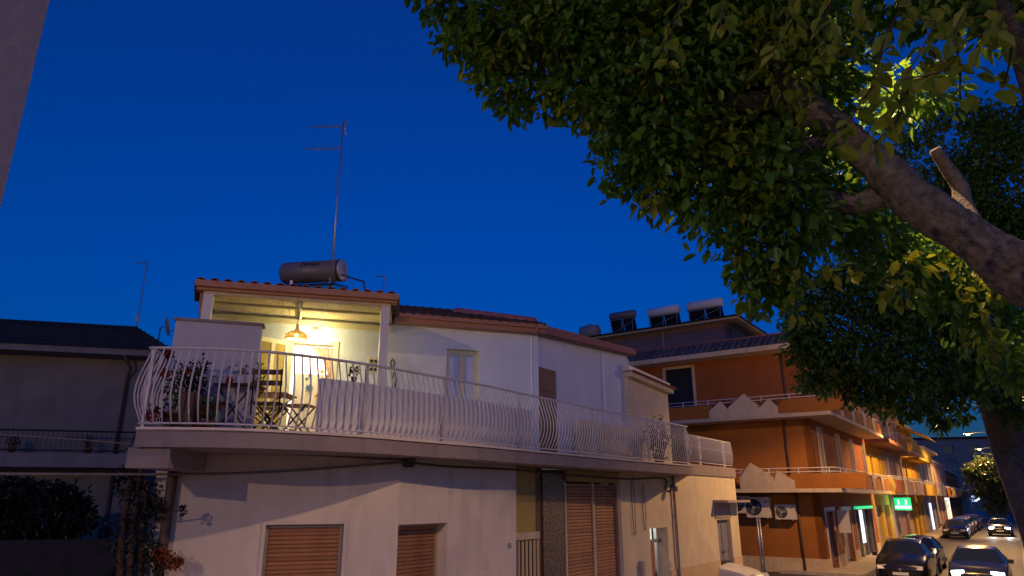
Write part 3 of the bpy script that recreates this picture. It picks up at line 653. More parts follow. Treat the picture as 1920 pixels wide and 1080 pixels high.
# wall decorations
pa, pz = FU.px(704, 685, .02)
pic = thing('wall_panel', 'square black filigree panel in a pale frame on the veranda wall', 'wall art', FU.pt(pa,0,pz))
MB().fbox(FU, pa-.16, pa+.16, 0.0, .02, pz-.17, pz+.17).build('frame', 'beamwhite', pic)
for i in range(3):
    for j in range(3): star(FU, pa-.09+.09*i, .021, pz-.09+.09*j, .055, 5, 'black', pic, 'filigree')
for u,v,h,lab in ((736,681,.10,'small black iron hook on the wall beside the veranda post'),(739,712,.22,'tall black lantern hanging on the wall beside the veranda post')):
    a,z = FU.px(u,v,.05); ln = thing('lantern' if h > .15 else 'wall_hook', lab, 'lantern' if h > .15 else 'hook', FU.pt(a,0,z))
    MB().tube([FU.pt(a,.0,z+h),FU.pt(a,.06,z+h),FU.pt(a,.07,z+h*.7)], .008, 6).build('bracket', 'black', ln)
    for s_ in (-1,1): MB().tube([FU.pt(a+s_*.015,.07,z+h*.7),FU.pt(a+s_*.045,.07,z),FU.pt(a+s_*.02,.07,z-h)], .014, 6).build('arm', 'black', ln, True)
# ================================================================== terrace furniture and plants
def on(u, dist): # terrace spot seen at column u, 'dist' metres behind the rail
    p,e,nn = BC.at(ts(u, ZT+.4)); return p - nn*dist
def xlegs(P, w, dpt, h, parent, mat='blackmetal'):
    for s_ in (-1,1):
        y = s_*dpt/2
        for q in (-1,1): MB().tube([P+np.array([-q*w/2,y,0]), P+np.array([q*w/2,y,h])], .012, 6).build('leg', mat, parent)
    MB().tube([P+np.array([-w*.3,-dpt/2,h*.2]), P+np.array([-w*.3,dpt/2,h*.2])], .009, 6).build('stretcher', mat, parent)
def ftable(u, dist, w, d_, h, label, mat):
    p = on(u, dist); P = np.array([p[0],p[1],ZT]); T = thing('folding_table', label, 'table', tuple(P), 'slatted folding tables on the terrace')
    n = 5
    for k in range(n): y = -d_/2+d_*k/n; MB().box(P[0]-w/2,P[0]+w/2,P[1]+y+.006,P[1]+y+d_/n-.006,P[2]+h-.02,P[2]+h).build('slat', mat, T)
    for s_ in (-1,1): MB().box(P[0]+s_*w*.4-.02,P[0]+s_*w*.4+.02,P[1]-d_/2,P[1]+d_/2,P[2]+h-.05,P[2]+h-.021).build('batten', mat, T)
    xlegs(P, w*.85, d_*.8, h-.04, T); return P+np.array([0,0,h])
def fchair(u, dist, label, back=True, ang=0., sh=.45, mat='darkwood'):
    p = on(u, dist); P = np.array([p[0],p[1],ZT]); T = thing('folding_chair', label, 'chair', tuple(P), 'slatted folding chairs on the terrace'); Z = np.zeros(3)
    for k in range(5): y = -.19+.38*k/5; MB().box(P[0]-.21,P[0]+.21,P[1]+y+.006,P[1]+y+.07,P[2]+sh-.018,P[2]+sh).build('slat', mat, T)
    xlegs(P, .36, .34, sh-.02, T)
    if back:
        for s_ in (-1,1): MB().tube([P+np.array([s_*.20,.18,sh*.6]), P+np.array([s_*.20,.24,.93])], .012, 6).build('back_post', 'blackmetal', T)
        for zz in (.68,.84): MB().box(P[0]-.22,P[0]+.22,P[1]+.205+(zz-.62)*.12,P[1]+.225+(zz-.62)*.12,P[2]+zz,P[2]+zz+.075).build('back_slat', mat, T)
    T.rotation_euler = (0,0,ang); return T
tA = ftable(438, 1.0, .62, .55, .74, 'small dark folding table with crossed legs before the screen wall, potted geraniums on it', 'darkwood')
tB = ftable(548, 1.7, 1.0, .6, .72, 'long wooden slatted table in front of the lit doorway', 'wood')
fchair(370, .9, 'low dark folding stool chair with an olive cushion by the tall terrace plants', False)
fchair(520, .62, 'folding chair with two dark back slats turned to the long wooden table', True, math.pi+.1)
fchair(560, 1.15, 'slatted wooden folding chair tucked at the long table before the doorway', False, .15, mat='wood')
fchair(590, .6, 'slatted wooden folding chair right beside the low parapet', False, -.1, mat='wood')
# leaves helper -------------------------------------------------------------
def leaf_arrays(C, Dr, Ln, Wd, seed=1):
    r = np.random.default_rng(seed); n = len(C); Dr = Dr/np.linalg.norm(Dr, axis=1)[:,None]
    up = r.normal(size=(n,3))*.55+np.array([0,0,1.]); sd = np.cross(Dr, up); sd /= np.linalg.norm(sd, axis=1)[:,None]+1e-9; nm = np.cross(sd, Dr)
    L = Ln[:,None]; Wn = Wd[:,None]; V = np.empty((n,6,3))
    V[:,0] = C; V[:,1] = C+Dr*L*.35+sd*Wn*.5+nm*Wn*.18; V[:,2] = C+Dr*L*.72+sd*Wn*.40+nm*Wn*.10-nm*L*.03; V[:,3] = C+Dr*L-nm*L*.10
    V[:,4] = C+Dr*L*.72-sd*Wn*.40+nm*Wn*.10-nm*L*.03; V[:,5] = C+Dr*L*.35-sd*Wn*.5+nm*Wn*.18
    b = np.arange(n)[:,None]*6; F = np.concatenate([b+np.array([[0,1,2,3]]), b+np.array([[0,3,4,5]])], axis=1).reshape(-1,4)
    return V.reshape(-1,3), F
def leaf_obj(name, V, F, mat, parent, smooth=False):
    og = org(parent); me = bpy.data.meshes.new(name); n = len(V); me.vertices.add(n); me.vertices.foreach_set('co', (V-og).astype(np.float32).ravel())
    me.loops.add(F.size); me.loops.foreach_set('vertex_index', F.astype(np.int32).ravel()); me.polygons.add(len(F))
    me.polygons.foreach_set('loop_start', np.arange(0, F.size, 4, dtype=np.int32)); me.polygons.foreach_set('loop_total', np.full(len(F), 4, np.int32))
    me.update(); me.validate(); me.materials.append(MATS[mat]); return link(name, me, parent)
def clump(c, rad, n, seed, flat=1., shell=.5, down=.35):
    r = np.random.default_rng(seed); d = r.normal(size=(n,3)); d /= np.linalg.norm(d, axis=1)[:,None]
    q = (shell+(1-shell)*r.random(n)**.6)[:,None]; wob = 1+.25*np.sin(d[:,:1]*5+seed)+.2*np.sin(d[:,1:2]*7+seed*2)
    P = np.array(c)+d*q*wob*np.array([rad,rad,rad*flat]); dr = d*.7+r.normal(size=(n,3))*.6+np.array([0,0,-down]); return P, dr
def plant(name, label, P, h, rad, nl, pot=.12, mat='leafdark', flower=None, nf=0, ll=.06, group=None, flat=1.):
    T = thing(name, label, 'plant', tuple(P), group); P = np.array(P, float)
    if pot: MB().lathe([(0,0),(pot*.7,0),(pot,pot*1.5),(pot*1.08,pot*1.5),(pot*1.08,pot*1.7),(pot*.95,pot*1.7),(pot*.9,pot*1.4),(0,pot*1.4)], P, 14).build('pot', 'potclay', T, True)
    z0 = pot*1.5
    for k in range(4):
        an = random.uniform(0,6.28); MB().tube([P+[0,0,z0], P+np.array([rad*.3*math.cos(an),rad*.3*math.sin(an),z0+(h-z0)*.5]), P+np.array([rad*.6*math.cos(an),rad*.6*math.sin(an),h*.95])], .006, 5).build('stem', 'darkstem', T)
    c,dr = clump(P+np.array([0,0,(h+z0)/2+.03]), rad, nl, random.randint(0,9999), (h-z0)/2/rad*1.1, .2)
    V,F = leaf_arrays(c, dr, np.full(nl,ll)*rng.uniform(.7,1.2,nl), np.full(nl,ll*.6)); stuff(leaf_obj('foliage', V, F, mat, T))
    if flower:
        for k in range(nf):
            an = random.uniform(0,6.28); q = P+np.array([rad*.8*math.cos(an), rad*.8*math.sin(an)-.03, random.uniform(h*.55,h*1.02)])
            c,dr = clump(q, .03, 26, k+11); V,F = leaf_arrays(c, dr, np.full(26,.03), np.full(26,.025)); leaf_obj('blossom', V, F, flower, T)
    return T
plant('geranium_pot', 'red geranium in a clay pot on the small dark table', tA+[-.05,0,0], .36, .13, 90, .08, flower='petalred', nf=3)
plant('herb_pot', 'leafy herb in a clay pot on the small dark table', tA+[.17,.1,0], .40, .12, 110, .07)
plant('table_plant', 'small potted plant standing on the long wooden table', tB+[-.1,0,0], .30, .17, 130, .08)
def flo(u, dist): p = on(u, dist); return (p[0], p[1], ZT)
plant('tall_terrace_plant', 'tall slim dark potted shrub at the rounded balcony corner', flo(338,.45), 1.0, .17, 420, .14, 'leafblack')
plant('olive_bush', 'bushy olive-green potted shrub before the screen wall', flo(375,1.15), 1.0, .27, 520, .16, 'leafdark')
plant('corner_plant', 'red-flowered trailing plant in a pot at the end of the railing', flo(305,.4), .95, .18, 260, .15, 'leafdark', 'petalred', 6)
plant('low_geranium', 'low red geranium spilling through the bars at the slab edge', flo(392,.16), .42, .13, 120, .07, 'leafdark', 'petalred', 4)
pb = BC.at(ts(283+6,ZT))[0]
pl_ = MB().vprism([(pb[0]+.22,pb[1]+.15),(pb[0]+.42,pb[1]+.15),(pb[0]+.42,pb[1]+.4),(pb[0]+.22,pb[1]+.4)], ZT, ZT+.5).build('planter', 'darkwood', None, loc=(pb[0]+.3,pb[1]+.27,ZT)); tag(pl_, 'tall square brown planter box inside the balcony corner', 'planter')
q = BC.off(-.15, ts(672,4.8), ts(673,4.8)+.3)[0]
plant('parapet_pot', 'small potted succulent on the low parapet under the veranda', (q[0],q[1],ZT+.82), .22, .09, 60, .05, ll=.05)
q = on(1262, .45); plant('balcony_creeper', 'dark spiky climbing plant tangled in the railing near its street end', (q[0],q[1],ZT), 1.15, .42, 520, .16, 'leafblack', ll=.09)
q = FS.pt(FS.a(1268,780,-1.0), -1.0, 4.18); plant('terrace_palm', 'green leafy plant on the terrace over the entrance end', q, 1.3, .45, 400, .16, 'leafdark', ll=.12)
# bougainvillea climbing the left corner
BG = thing('bougainvillea', 'bougainvillea with orange-red bracts climbing the dark corner of the house', 'climbing plant', (*FL.pt(aL-.5,.2,0)[:2], 0))
def pxl(u, v, o): a,z = FL.px(u,v,o); return np.array(FL.pt(a,o,z))
for pts in ([(238,1200,.2),(243,1060,.2),(250,980,.15),(262,900,.1),(270,868,.1)], [(228,1200,.25),(224,1080,.25),(232,980,.2),(246,890,.15)], [(256,1200,.1),(262,1100,.1),(266,1000,.1),(276,900,.1)]):
    MB().tube(catmull([pxl(*p) for p in pts],4), .05, 7).build('trunk', 'darkstem', BG, True)
for pts in ([(285,884,.1),(300,862,.6),(322,842,1.05),(335,818,1.25),(328,800,1.25)], [(322,842,1.05),(350,828,1.25),(372,808,1.28),(384,790,1.25)], [(270,960,.15),(300,966,.3),(330,958,.4),(352,958,.45)], [(268,1050,.2),(290,1046,.3),(320,1052,.35),(345,1056,.35)], [(276,930,.12),(290,935,.2),(300,948,.2)]):
    MB().tube(catmull([pxl(*p) for p in pts],4), [.012]*(4*(len(pts)-1)+1), 5).build('branch', 'darkstem', BG, True)
cs = []; 
for u,v,o,r,n in ((250,1080,.1,.35,500),(250,1000,.1,.30,450),(262,930,.05,.25,320),(240,900,.05,.2,200),(292,940,.2,.10,50),(300,960,.25,.08,40),(345,958,.45,.06,22),(285,1030,.25,.12,90),(295,1055,.3,.14,90),(384,790,1.3,.08,40),(350,820,1.28,.05,14),(330,800,1.3,.07,30),(300,775,1.2,.10,40),(276,960,.1,.15,90)):
    c,dr = clump(pxl(u,v,o), r, n, int(u+v)); cs.append((c,dr))
C = np.concatenate([c for c,_ in cs]); DR = np.concatenate([d_ for _,d_ in cs]); V,F = leaf_arrays(C, DR, rng.uniform(.04,.075,len(C)), rng.uniform(.03,.045,len(C)))
stuff(leaf_obj('foliage', V, F, 'leafblack', BG))
for u,v,o,r,mt in ((312,1048,.35,.10,'petalorange'),(325,1056,.35,.09,'petalorange'),(300,1040,.3,.08,'petalorange'),(335,1054,.35,.05,'petalorange'),(285,776,1.2,.09,'petalred'),(378,798,1.3,.05,'petalred'),(382,775,1.25,.05,'petalred'),(310,700,1.2,.05,'petalred'),(318,664,1.2,.05,'petalred'),(430,714,.9,.04,'petalred')):
    c,dr = clump(pxl(u,v,o), r, 90, int(u)); V,F = leaf_arrays(c, dr, np.full(90,.04), np.full(90,.035)); leaf_obj('bract', V, F, mt, BG)
# ================================================================== roof equipment on the white house
def text_mesh(txt, size, ext, mat):
    c = bpy.data.curves.new('lettering', 'FONT'); c.body = txt; c.size = size; c.extrude = ext; c.align_x = 'CENTER'; c.align_y = 'CENTER'
    o = bpy.data.objects.new('tmp', c); COL.objects.link(o); bpy.context.view_layer.update()
    me = bpy.data.meshes.new_from_object(o); bpy.data.objects.remove(o); me.materials.clear(); me.materials.append(MATS[mat]); return me
dpt = 14.6
tc0, tc1 = atd(536, 513, dpt+.15), atd(640, 507, dpt-.15)
SH = thing('solar_water_heater', 'dark cylindrical solar water tank lettered on its side, on the veranda roof', 'water heater', tuple(tc0*.5+tc1*.5-np.array([0,0,.4])))
ax = (tc1-tc0)/np.linalg.norm(tc1-tc0)
MB().tube([tc0-ax*.06, tc0-ax*.04, tc0, tc1], [.15,.21,.235,.235], 28).build('tank', 'tank', SH, True)
MB().tube([tc1, tc1+ax*.04, tc1+ax*.05], [.238,.238,.2], 28).build('end_cap', 'tankend', SH, True)
MB().tube([tc1-ax*.02, tc1+ax*.006], .243, 28).build('band', 'black', SH, True)
tm2 = text_mesh('Zamax', .17, .002, 'black'); fn = np.cross(ax, [0,0,1.]); fn /= np.linalg.norm(fn); upv = np.cross(fn, ax)
mid = tc0+ax*np.linalg.norm(tc1-tc0)*.52; ang = R(28); on_ = fn*math.cos(ang)+upv*math.sin(ang); tpos = mid+on_*.238
uu = np.cross(on_, ax); o = link('lettering', tm2, SH, tpos-org(SH)); o.rotation_euler = Matrix([ax, uu, on_]).transposed().to_euler()
for t in (.15,.85):
    q = tc0+(tc1-tc0)*t; MB().hexa([q+np.array(d_) for d_ in ((-.03,-.12,-.40),(.03,-.12,-.40),(.03,.12,-.40),(-.03,.12,-.40),(-.03,-.12,-.19),(.03,-.12,-.19),(.03,.12,-.19),(-.03,.12,-.19))]).build('cradle', 'galv', SH)
qe = atd(678, 537, dpt-.6); 
MB().hexa([tc0+ax*.25+np.array([0,-.25,-.50]), tc1+ax*.25+np.array([0,-.25,-.50]), tc1+ax*.25+np.array([0,-1.3,-.75]), tc0+ax*.25+np.array([0,-1.3,-.75]), tc0+ax*.25+np.array([0,-.25,-.44]), tc1+ax*.25+np.array([0,-.25,-.44]), tc1+ax*.25+np.array([0,-1.3,-.69]), tc0+ax*.25+np.array([0,-1.3,-.69])]).build('collector', 'panelglass', SH)
MB().tube([tc1+ax*.04+np.array([0,0,-.1]), tc1+ax*.35+np.array([0,0,-.22]), tc1+ax*.55+np.array([0,-.1,-.3]), tc1+ax*.62+np.array([0,-.2,-.55])], .018, 6).build('pipe', 'cable', SH, True)
MB().tube([tc1+ax*.05+np.array([0,0,.12]), tc1+ax*.10+np.array([0,0,-.1]), tc1+ax*.3+np.array([0,-.1,-.35])], .01, 6).build('pipe', 'palecable', SH, True)
def yagi(T, c, boom_dir, L, n, el, mat='galv'):
    boom_dir = np.array(boom_dir, float); boom_dir /= np.linalg.norm(boom_dir); sd = np.cross(boom_dir, [0,0,1.]); sd /= np.linalg.norm(sd)
    MB().tube([c, c+boom_dir*L], .011, 6).build('boom', mat, T)
    for k in range(n):
        q = c+boom_dir*L*(k+.5)/n; e = el*(1-.35*k/n); MB().tube([q-sd*e/2, q+sd*e/2], .006, 5).build('element', mat, T)
mb_ = atd(620, 530, 13.6); mt_ = atd(637.5, 228, 0); 
# mast is upright: height from where column tops out
zt1 = mb_[2]; 
def zcol(p, v):
    lo, hi = 0, 30
    for _ in range(50):
        mdl = (lo+hi)/2
        if proj(p[0],p[1],mdl)[1] > v: lo = mdl
        else: hi = mdl
    return lo
ANT = thing('rooftop_antenna', 'tall thin television aerial mast behind the dark water tank on the white house', 'antenna', tuple(mb_))
zt2 = zcol(mb_, 228); MB().tube([(mb_[0],mb_[1],mb_[2]-.3),(mb_[0],mb_[1],zt2)], [.025,.016], 8).build('mast', 'galv', ANT, True)
yagi(ANT, np.array([mb_[0],mb_[1],zcol(mb_,278)]), (-1,.25,.12), .85, 5, .30)
yagi(ANT, np.array([mb_[0]+.05,mb_[1],zcol(mb_,237)]), (-1,.25,.14), .85, 9, .16)
rf = np.array([mb_[0],mb_[1],zcol(mb_,235)])
for s_ in (-1,1): MB().tube([rf, rf+np.array([.06,.1,s_*.18])], .012, 5).build('reflector', 'galv', ANT)
for s_ in (-1,1): MB().tube([rf+np.array([.03,-.15,s_*.09]), rf+np.array([.03,.2,s_*.09])], .006, 5).build('reflector', 'galv', ANT)
a2_ = atd(719, 545, 19); AN2 = thing('rooftop_antenna', 'faint little aerial just right of the veranda roof', 'antenna', tuple(a2_)); zz2 = zcol(a2_, 515)
MB().tube([(a2_[0],a2_[1],a2_[2]-1.2),(a2_[0],a2_[1],zz2)], .015, 6).build('mast', 'grey', AN2); yagi(AN2, np.array([a2_[0],a2_[1],zz2-.05]), (-1,.2,.05), .3, 3, .2, 'grey')
# ================================================================== overhead cables
def cable(name, label, pts, r, mat, sub=6):
    P = catmull(pts, sub); o = MB().tube(P, r, 6).build(name, mat, None, True, loc=tuple(P[0])); tag(o, label, 'cable'); return o
jb = np.array(FS.pt(.05,.1,FS.z(742,866)))
cable('overhead_cable', 'thick pale service cable crossing in front of the dark house to the facade knot', [atd(-60,888,9.2), atd(120,889,9.6), atd(330,889,10.2), atd(520,884,10.8), jb], .022, 'palecable')
cable('overhead_cable', 'thin slack wire crossing the dark house above the thick cable', [atd(-60,812,8.6), atd(120,822,9.0), atd(258,834,9.4), pxl(300,838,1.1), pxl(420,838,.6), jb+np.array([0,0,.05])], .009, 'palecable')
cable('facade_cable', 'dark cable bundle clipped along the facade under the balcony', [jb, FS.pt(1.2,.06,ZB-.10), FS.pt(aG0-.1,.05,ZB-.09), FS.pt(g3,.05,ZB-.14), FS.pt(aG1+.4,.05,ZB-.16), FS.pt(fx-.3,.05,fz+.22), FS.pt(fx-.25,.07,fz-.05), FS.pt(fx-.1,.08,fz-.16), FS.pt(fx,.1,fz-.1)], .022, 'cable')
cable('facade_cable', 'thin second wire just under the balcony slab', [pxl(420,846,.5), pxl(560,852,.3), jb+np.array([0,0,.03])], .012, 'cable')
kn = thing('cable_knot', 'dark coiled knot of cables fixed to the facade bend', 'cable', tuple(jb))
for k in range(3): MB().tube([jb+np.array([.07*math.cos(a_)+.04*k, -.03*k*.5, .08*math.sin(a_)]) for a_ in np.linspace(0,6.2,12)], .016, 6).build('loop', 'cable', kn, True)
for u,v1_,v2_,lab in ((1186,890,998,'left wire loop dangling on the facade beside the garage shutters'),(1206,905,990,'right wire loop dangling on the facade beside the entrance')):
    a_,zt_a = FS.px(u,v1_,.03); _,zb_a = FS.px(u,v2_,.03)
    cable('dangling_wire', lab, [FS.pt(a_,.03,zt_a), FS.pt(a_+.02,.04,(zt_a+zb_a)/2), FS.pt(a_,.03,zb_a), FS.pt(a_-.1,.035,zb_a+.03), FS.pt(a_-.13,.03,(zt_a+zb_a)/2), FS.pt(a_-.11,.03,zt_a-.1)], .008, 'cable')
# ================================================================== orange apartment building
K = np.array([13.7, 31.3])
FF = Fr(K, NN); FT = Fr(K, D)                        # front (side street) and street face; K is their shared corner
OB = thing('orange_building', 'three-storey orange apartment building with cream diamond-crested balconies', 'building', (*K, 0))
fa0 = FF.a(1170, 700)-.5; Lt = FT.a(1645, 990)
z1b, z1t, z2b, z2t, zc = 3.36, 3.52, 6.58, 6.74, 9.75
w3 = [FF.px(1247,694)[0], FF.px(1297,694)[0], z2t, FF.px(1270,692)[1]]
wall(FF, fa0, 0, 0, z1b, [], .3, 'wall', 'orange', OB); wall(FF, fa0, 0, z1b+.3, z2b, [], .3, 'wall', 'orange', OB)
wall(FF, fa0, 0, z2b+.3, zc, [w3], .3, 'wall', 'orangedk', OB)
MB().fbox(FF, w3[0], w3[1], -.2, -.15, w3[2], w3[3]).build('balcony_door', 'black', OB)
for x0,x1,y0,y1 in ((w3[0]-.14,w3[0],w3[2],w3[3]+.14),(w3[1],w3[1]+.14,w3[2],w3[3]+.14),(w3[0],w3[1],w3[3],w3[3]+.14)): MB().fbox(FF,x0,x1,-.1,.04,y0,y1).build('door_surround', 'creampanel', OB)
# street face with upper windows and shops
ww = []
for u,v in ((1536,815),(1569,823),(1594,829),(1616,834)):
    a,z = FT.px(u,v); ww.append((a-.42, a+.42, z1t+.05, z1b+2.75))
shops = []
for u0,u1,vt in ((1552,1566,962),(1581,1598,958),(1608,1640,952)):
    shops.append((FT.a(u0,1000), FT.a(u1,1000), -.01, 2.55))
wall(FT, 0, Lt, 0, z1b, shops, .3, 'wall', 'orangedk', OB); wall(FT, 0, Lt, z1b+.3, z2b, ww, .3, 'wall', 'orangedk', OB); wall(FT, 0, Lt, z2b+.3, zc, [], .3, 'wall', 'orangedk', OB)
for i,h in enumerate(ww):
    x0,x1,y0,y1 = h
    wd = MB().fbox(FT, x0+.01, x1-.01, -.25, -.22, y0, y1).build('window', 'glassdark', OB)
    MB().fbox(FT, x0-.08, x1+.08, -.05, .06, y1, y1+.2).build('lintel', 'creampanel', wd)
    for k in range(3): MB().fbox(FT, x0+.03+(x1-x0-.11)*k/2, x0+.08+(x1-x0-.11)*k/2, .0, .02, y0, y1).build('bar', 'whitepaint', wd)
    for x in (x0-.07, x1): MB().fbox(FT, x, x+.07, -.1, .05, y0, y1).build('jamb', 'creampanel', wd)
for i,h in enumerate(shops):
    x0,x1,y0,y1 = h
    sh = MB().fbox(FT, x0, x1, -.24, -.2, .12, y1).build('shop_shutter' if i < 2 else 'shop_window', 'rollshut' if i < 2 else 'glassdark', OB)
    if i < 2: slats(FT, x0, x1, .14, y1, -.18, .11, sh, 'rollshut')
    else:
        for k in range(4): MB().fbox(FT, x0+(x1-x0)*k/3.05, x0+(x1-x0)*k/3.05+.08, -.2, -.1, .12, y1).build('mullion', 'metalgrey', sh)
        MB().fbox(FT, x0+(x1-x0)*.40, x0+(x1-x0)*.56, -.19, -.12, .8, y1-.05).build('lit_display', 'e_white', sh)
        MB().fbox(FT, x0-.1, x1+.1, 0, .1, y1+.02, y1+.16).build('sign_strip', 'e_green', sh)
    MB().fbox(FT, x0-.1, x1+.1, .0, .1, y1, y1+.02+.16*(i<2)).build('awning_box', 'whitepaint', sh)
    for x in (x0-.12, x1): MB().fbox(FT, x, x+.12, -.1, .04, .12, y1-.003).build('jamb', 'creampanel', sh)
sg = FT.px(1585, 980, .35); so = MB().fbox(FT, sg[0]-.04, sg[0]+.04, .05, .55, sg[1]-.45, sg[1]+.55).build('blade_sign', 'whitepaint', None, loc=FT.pt(sg[0],.05,sg[1])); tag(so, 'plain pale blade sign standing out from the orange shopfront', 'sign')
edges = [0]+[x for h in shops for x in (h[0]-.13,h[1]+.13)]+[Lt]
for k in range(0, len(edges), 2): MB().fbox(FT, edges[k]+.003, edges[k+1]-.003, 0, .04, .12, .62+.0*k).build('plinth', 'dado', OB)
MB().fbox(FF, fa0, .04, 0.0, .04, 0, .62).build('plinth', 'dado', OB)
# balconies wrapping the corner
PR = 1.15
def balcony(zb, zt, hpan, fpx, tri, wh):
    bs = MB().vprism([FF.pt(fa0,PR,0)[:2], FF.pt(PR,PR,0)[:2], FT.pt(Lt-.6,PR,0)[:2], FT.pt(Lt-.6,-.3,0)[:2], FT.pt(.3,-.3,0)[:2], FF.pt(fa0,-.3,0)[:2]], zb, zt).build('balcony', 'creampanel', OB)
    zp = zt+hpan
    for pts in fpx:                                   # orange trapezoid panels on the front
        az = [FF.px(u,v,PR) for u,v in pts]; az = [(a, min(max(z,zt),zp)) if i > 1 else (a, zt+.001) for i,(a,z) in enumerate(az)]
        az[2] = (az[2][0], zp); az[3] = (az[3][0], zp); MB().fpoly(FF, az, PR-.02, PR-.12).build('panel', 'orange', bs)
    for (ul,uc,ur,vp) in tri:
        al = FF.a(ul, 790, PR); ac, zpk = FF.px(uc, vp, PR); ar = FF.a(ur, 790, PR); zs = zt+(zpk-zt)*.42
        MB().fpoly(FF, [(al,zt),(ar,zt),(ar,zs),(ac,zpk),(al,zs)], PR+.005, PR-.15).build('crest', 'creampanel', bs)
    for o,zr in ((PR-.18, zp+.24),(PR-.18, zp+.08)):
        MB().tube([FF.pt(fa0,o,zr), FF.pt(o-.15,o,zr), FT.pt(.0+o*.0,o,zr) if False else FF.pt(o,o-.15,zr), FT.pt(Lt-.7,o,zr)], .022, 6).build('rail', 'whitepaint', bs, True)
    rp_ = MB().box(-.018,.018,-.018,.018,0,.26).mesh('rail_post', 'whitepaint')
    k = fa0+.3
    while k < PR-.2: piece('rail_post', rp_, bs, FF, k, PR-.18, zp-.01); k += 1.25
    k = .2
    while k < Lt-.8: piece('rail_post', rp_, bs, FT, k, PR-.18, zp-.01); k += 1.25
    # street side: alternating orange panels and cream fins
    fin = [1.6, 4.4, 7.6, 10.6]
    x = -PR+.0
    for f_ in fin+[Lt-.6]:
        e_ = min(f_-.42, Lt-.62)
        if e_ > x+.2: MB().fpoly(FT, [(x+.02 if x < 0 else x+.02,zt+.002),(e_+.1,zt+.002),(e_-.02,zp),(x+(.125 if x < 0 else .12),zp)], PR-.02, PR-.12).build('panel', 'orange' if wh else 'orangedk', bs)
        if f_ < Lt-.8: MB().fpoly(FT, [(f_-.25,zt+.002),(f_+.25,zt+.002),(f_+.48,zp+.12),(f_-.48,zp+.12)], PR+.02, PR-.15).build('fin', 'creampanel', bs)
        x = f_+.38
    return bs
balcony(z2b, z2t, .62, [[(1235,783),(1352,783),(1330,760),(1235,760)],[(1446,780),(1590,780),(1590,749),(1468,749)]], [(1331,1350,1367,752),(1367,1394,1425,738),(1425,1441,1461,747)], True)
balcony(z1b, z1t, .62, [[(1452,917),(1625,917),(1625,886),(1483,886)]], [(1376,1406,1439,868),(1439,1456,1476,882)], True)
# downpipes and wires
for u,v,za,zb_ in ((1467,680,z2t,zc),(1576-100,840,z1t,z2b),(1500,980,.1,z1b)):
    a = FF.a(u, v); MB().tube([FF.pt(a,.06,za), FF.pt(a,.06,(za+zb_)/2), FF.pt(a,.06,zb_)], .05, 8).build('downpipe', 'darkpipe', OB, True)
# cornice and the skirt of grey roof tiles
MB().vprism([FF.pt(fa0,PR-.1,0)[:2], FF.pt(PR-.1,PR-.1,0)[:2], FT.pt(Lt,PR-.1,0)[:2], FT.pt(Lt,-.3,0)[:2], FT.pt(.3,-.3,0)[:2], FF.pt(fa0,-.3,0)[:2]], zc-.05, zc+.18).build('cornice', 'creampanel', OB)
sk = MB().hexa([FF.pt(fa0,PR-.2,zc+.181),FF.pt(PR-.2,PR-.2,zc+.181),FF.pt(-.3,-.3,zc+.181),FF.pt(fa0,-.3,zc+.181),FF.pt(fa0,PR-.25,zc+.2),FF.pt(PR-.25,PR-.25,zc+.2),FF.pt(0,.0,zc+.85),FF.pt(fa0,.0,zc+.85)]).build('roof_skirt', 'rooftile', OB)
tl = MB(); n = 6; Lk = math.hypot(PR-.2, .66)
for y in (0, Lk):
    for k in range(n): a = math.pi*k/(n-1); tl.v.append((.11*math.cos(a), y, .07*math.sin(a)))
for k in range(n-1): tl.f.append((k,k+1,n+k+1,n+k))
tl.f.append(tuple(range(n))); tlm = tl.mesh('roof_tile', 'rooftile')
k = fa0+.1
while k < PR-.35:
    o = piece('roof_tile', tlm, sk, FF, k, PR-.24, zc+.2); o.rotation_euler = (math.atan2(.66, PR-.2), 0, FF.ang); k += .31
MB().fbox(FF, fa0, PR*.1, -.1, .03, zc+.85, zc+.93).build('ridge_strip', 'terracotta', OB)
# attic storey and its roof slab
FA = Fr(FF.pt(0,-4.2,0), NN)
ta0, ta1 = FA.a(1085, 610), FA.a(1372, 590)
zt_at = FA.z(1372, 603)
wall(FA, ta0+.3, ta1-.2, zc+.1, zt_at, [], .3, 'attic_wall', 'attic', OB)
FA2 = Fr(FA.pt(ta1-.2,0,0), D); MB().fbox(FA2, .0, 6, -.3, 0, zc+.1, zt_at).build('attic_wall', 'attic', OB)
ar_ = MB().vprism([FA.pt(ta0-.3,.7,0)[:2], FA.pt(ta1+.5,.7,0)[:2], FA.pt(ta1+.5,-6.5,0)[:2], FA.pt(ta0-.3,-6.5,0)[:2]], zt_at, zt_at+.10).build('attic_roof', 'creampanel', OB)
MB().vprism([FA.pt(ta0-.35,.76,0)[:2], FA.pt(ta1+.56,.76,0)[:2], FA.pt(ta1+.56,-6.6,0)[:2], FA.pt(ta0-.35,-6.6,0)[:2]], zt_at+.10, zt_at+.2).build('roof_edge', 'darkroof', ar_)
a = FA.a(1243, 620); MB().tube([FA.pt(a,.05,zc+.9), FA.pt(a,.05,zt_at)], .05, 8).build('vent_pipe', 'creampanel', OB, True)
MB().fbox(FF, fa0, -.3, -11, -.3, 0, zc+.1).build('core', 'orangedk', OB)
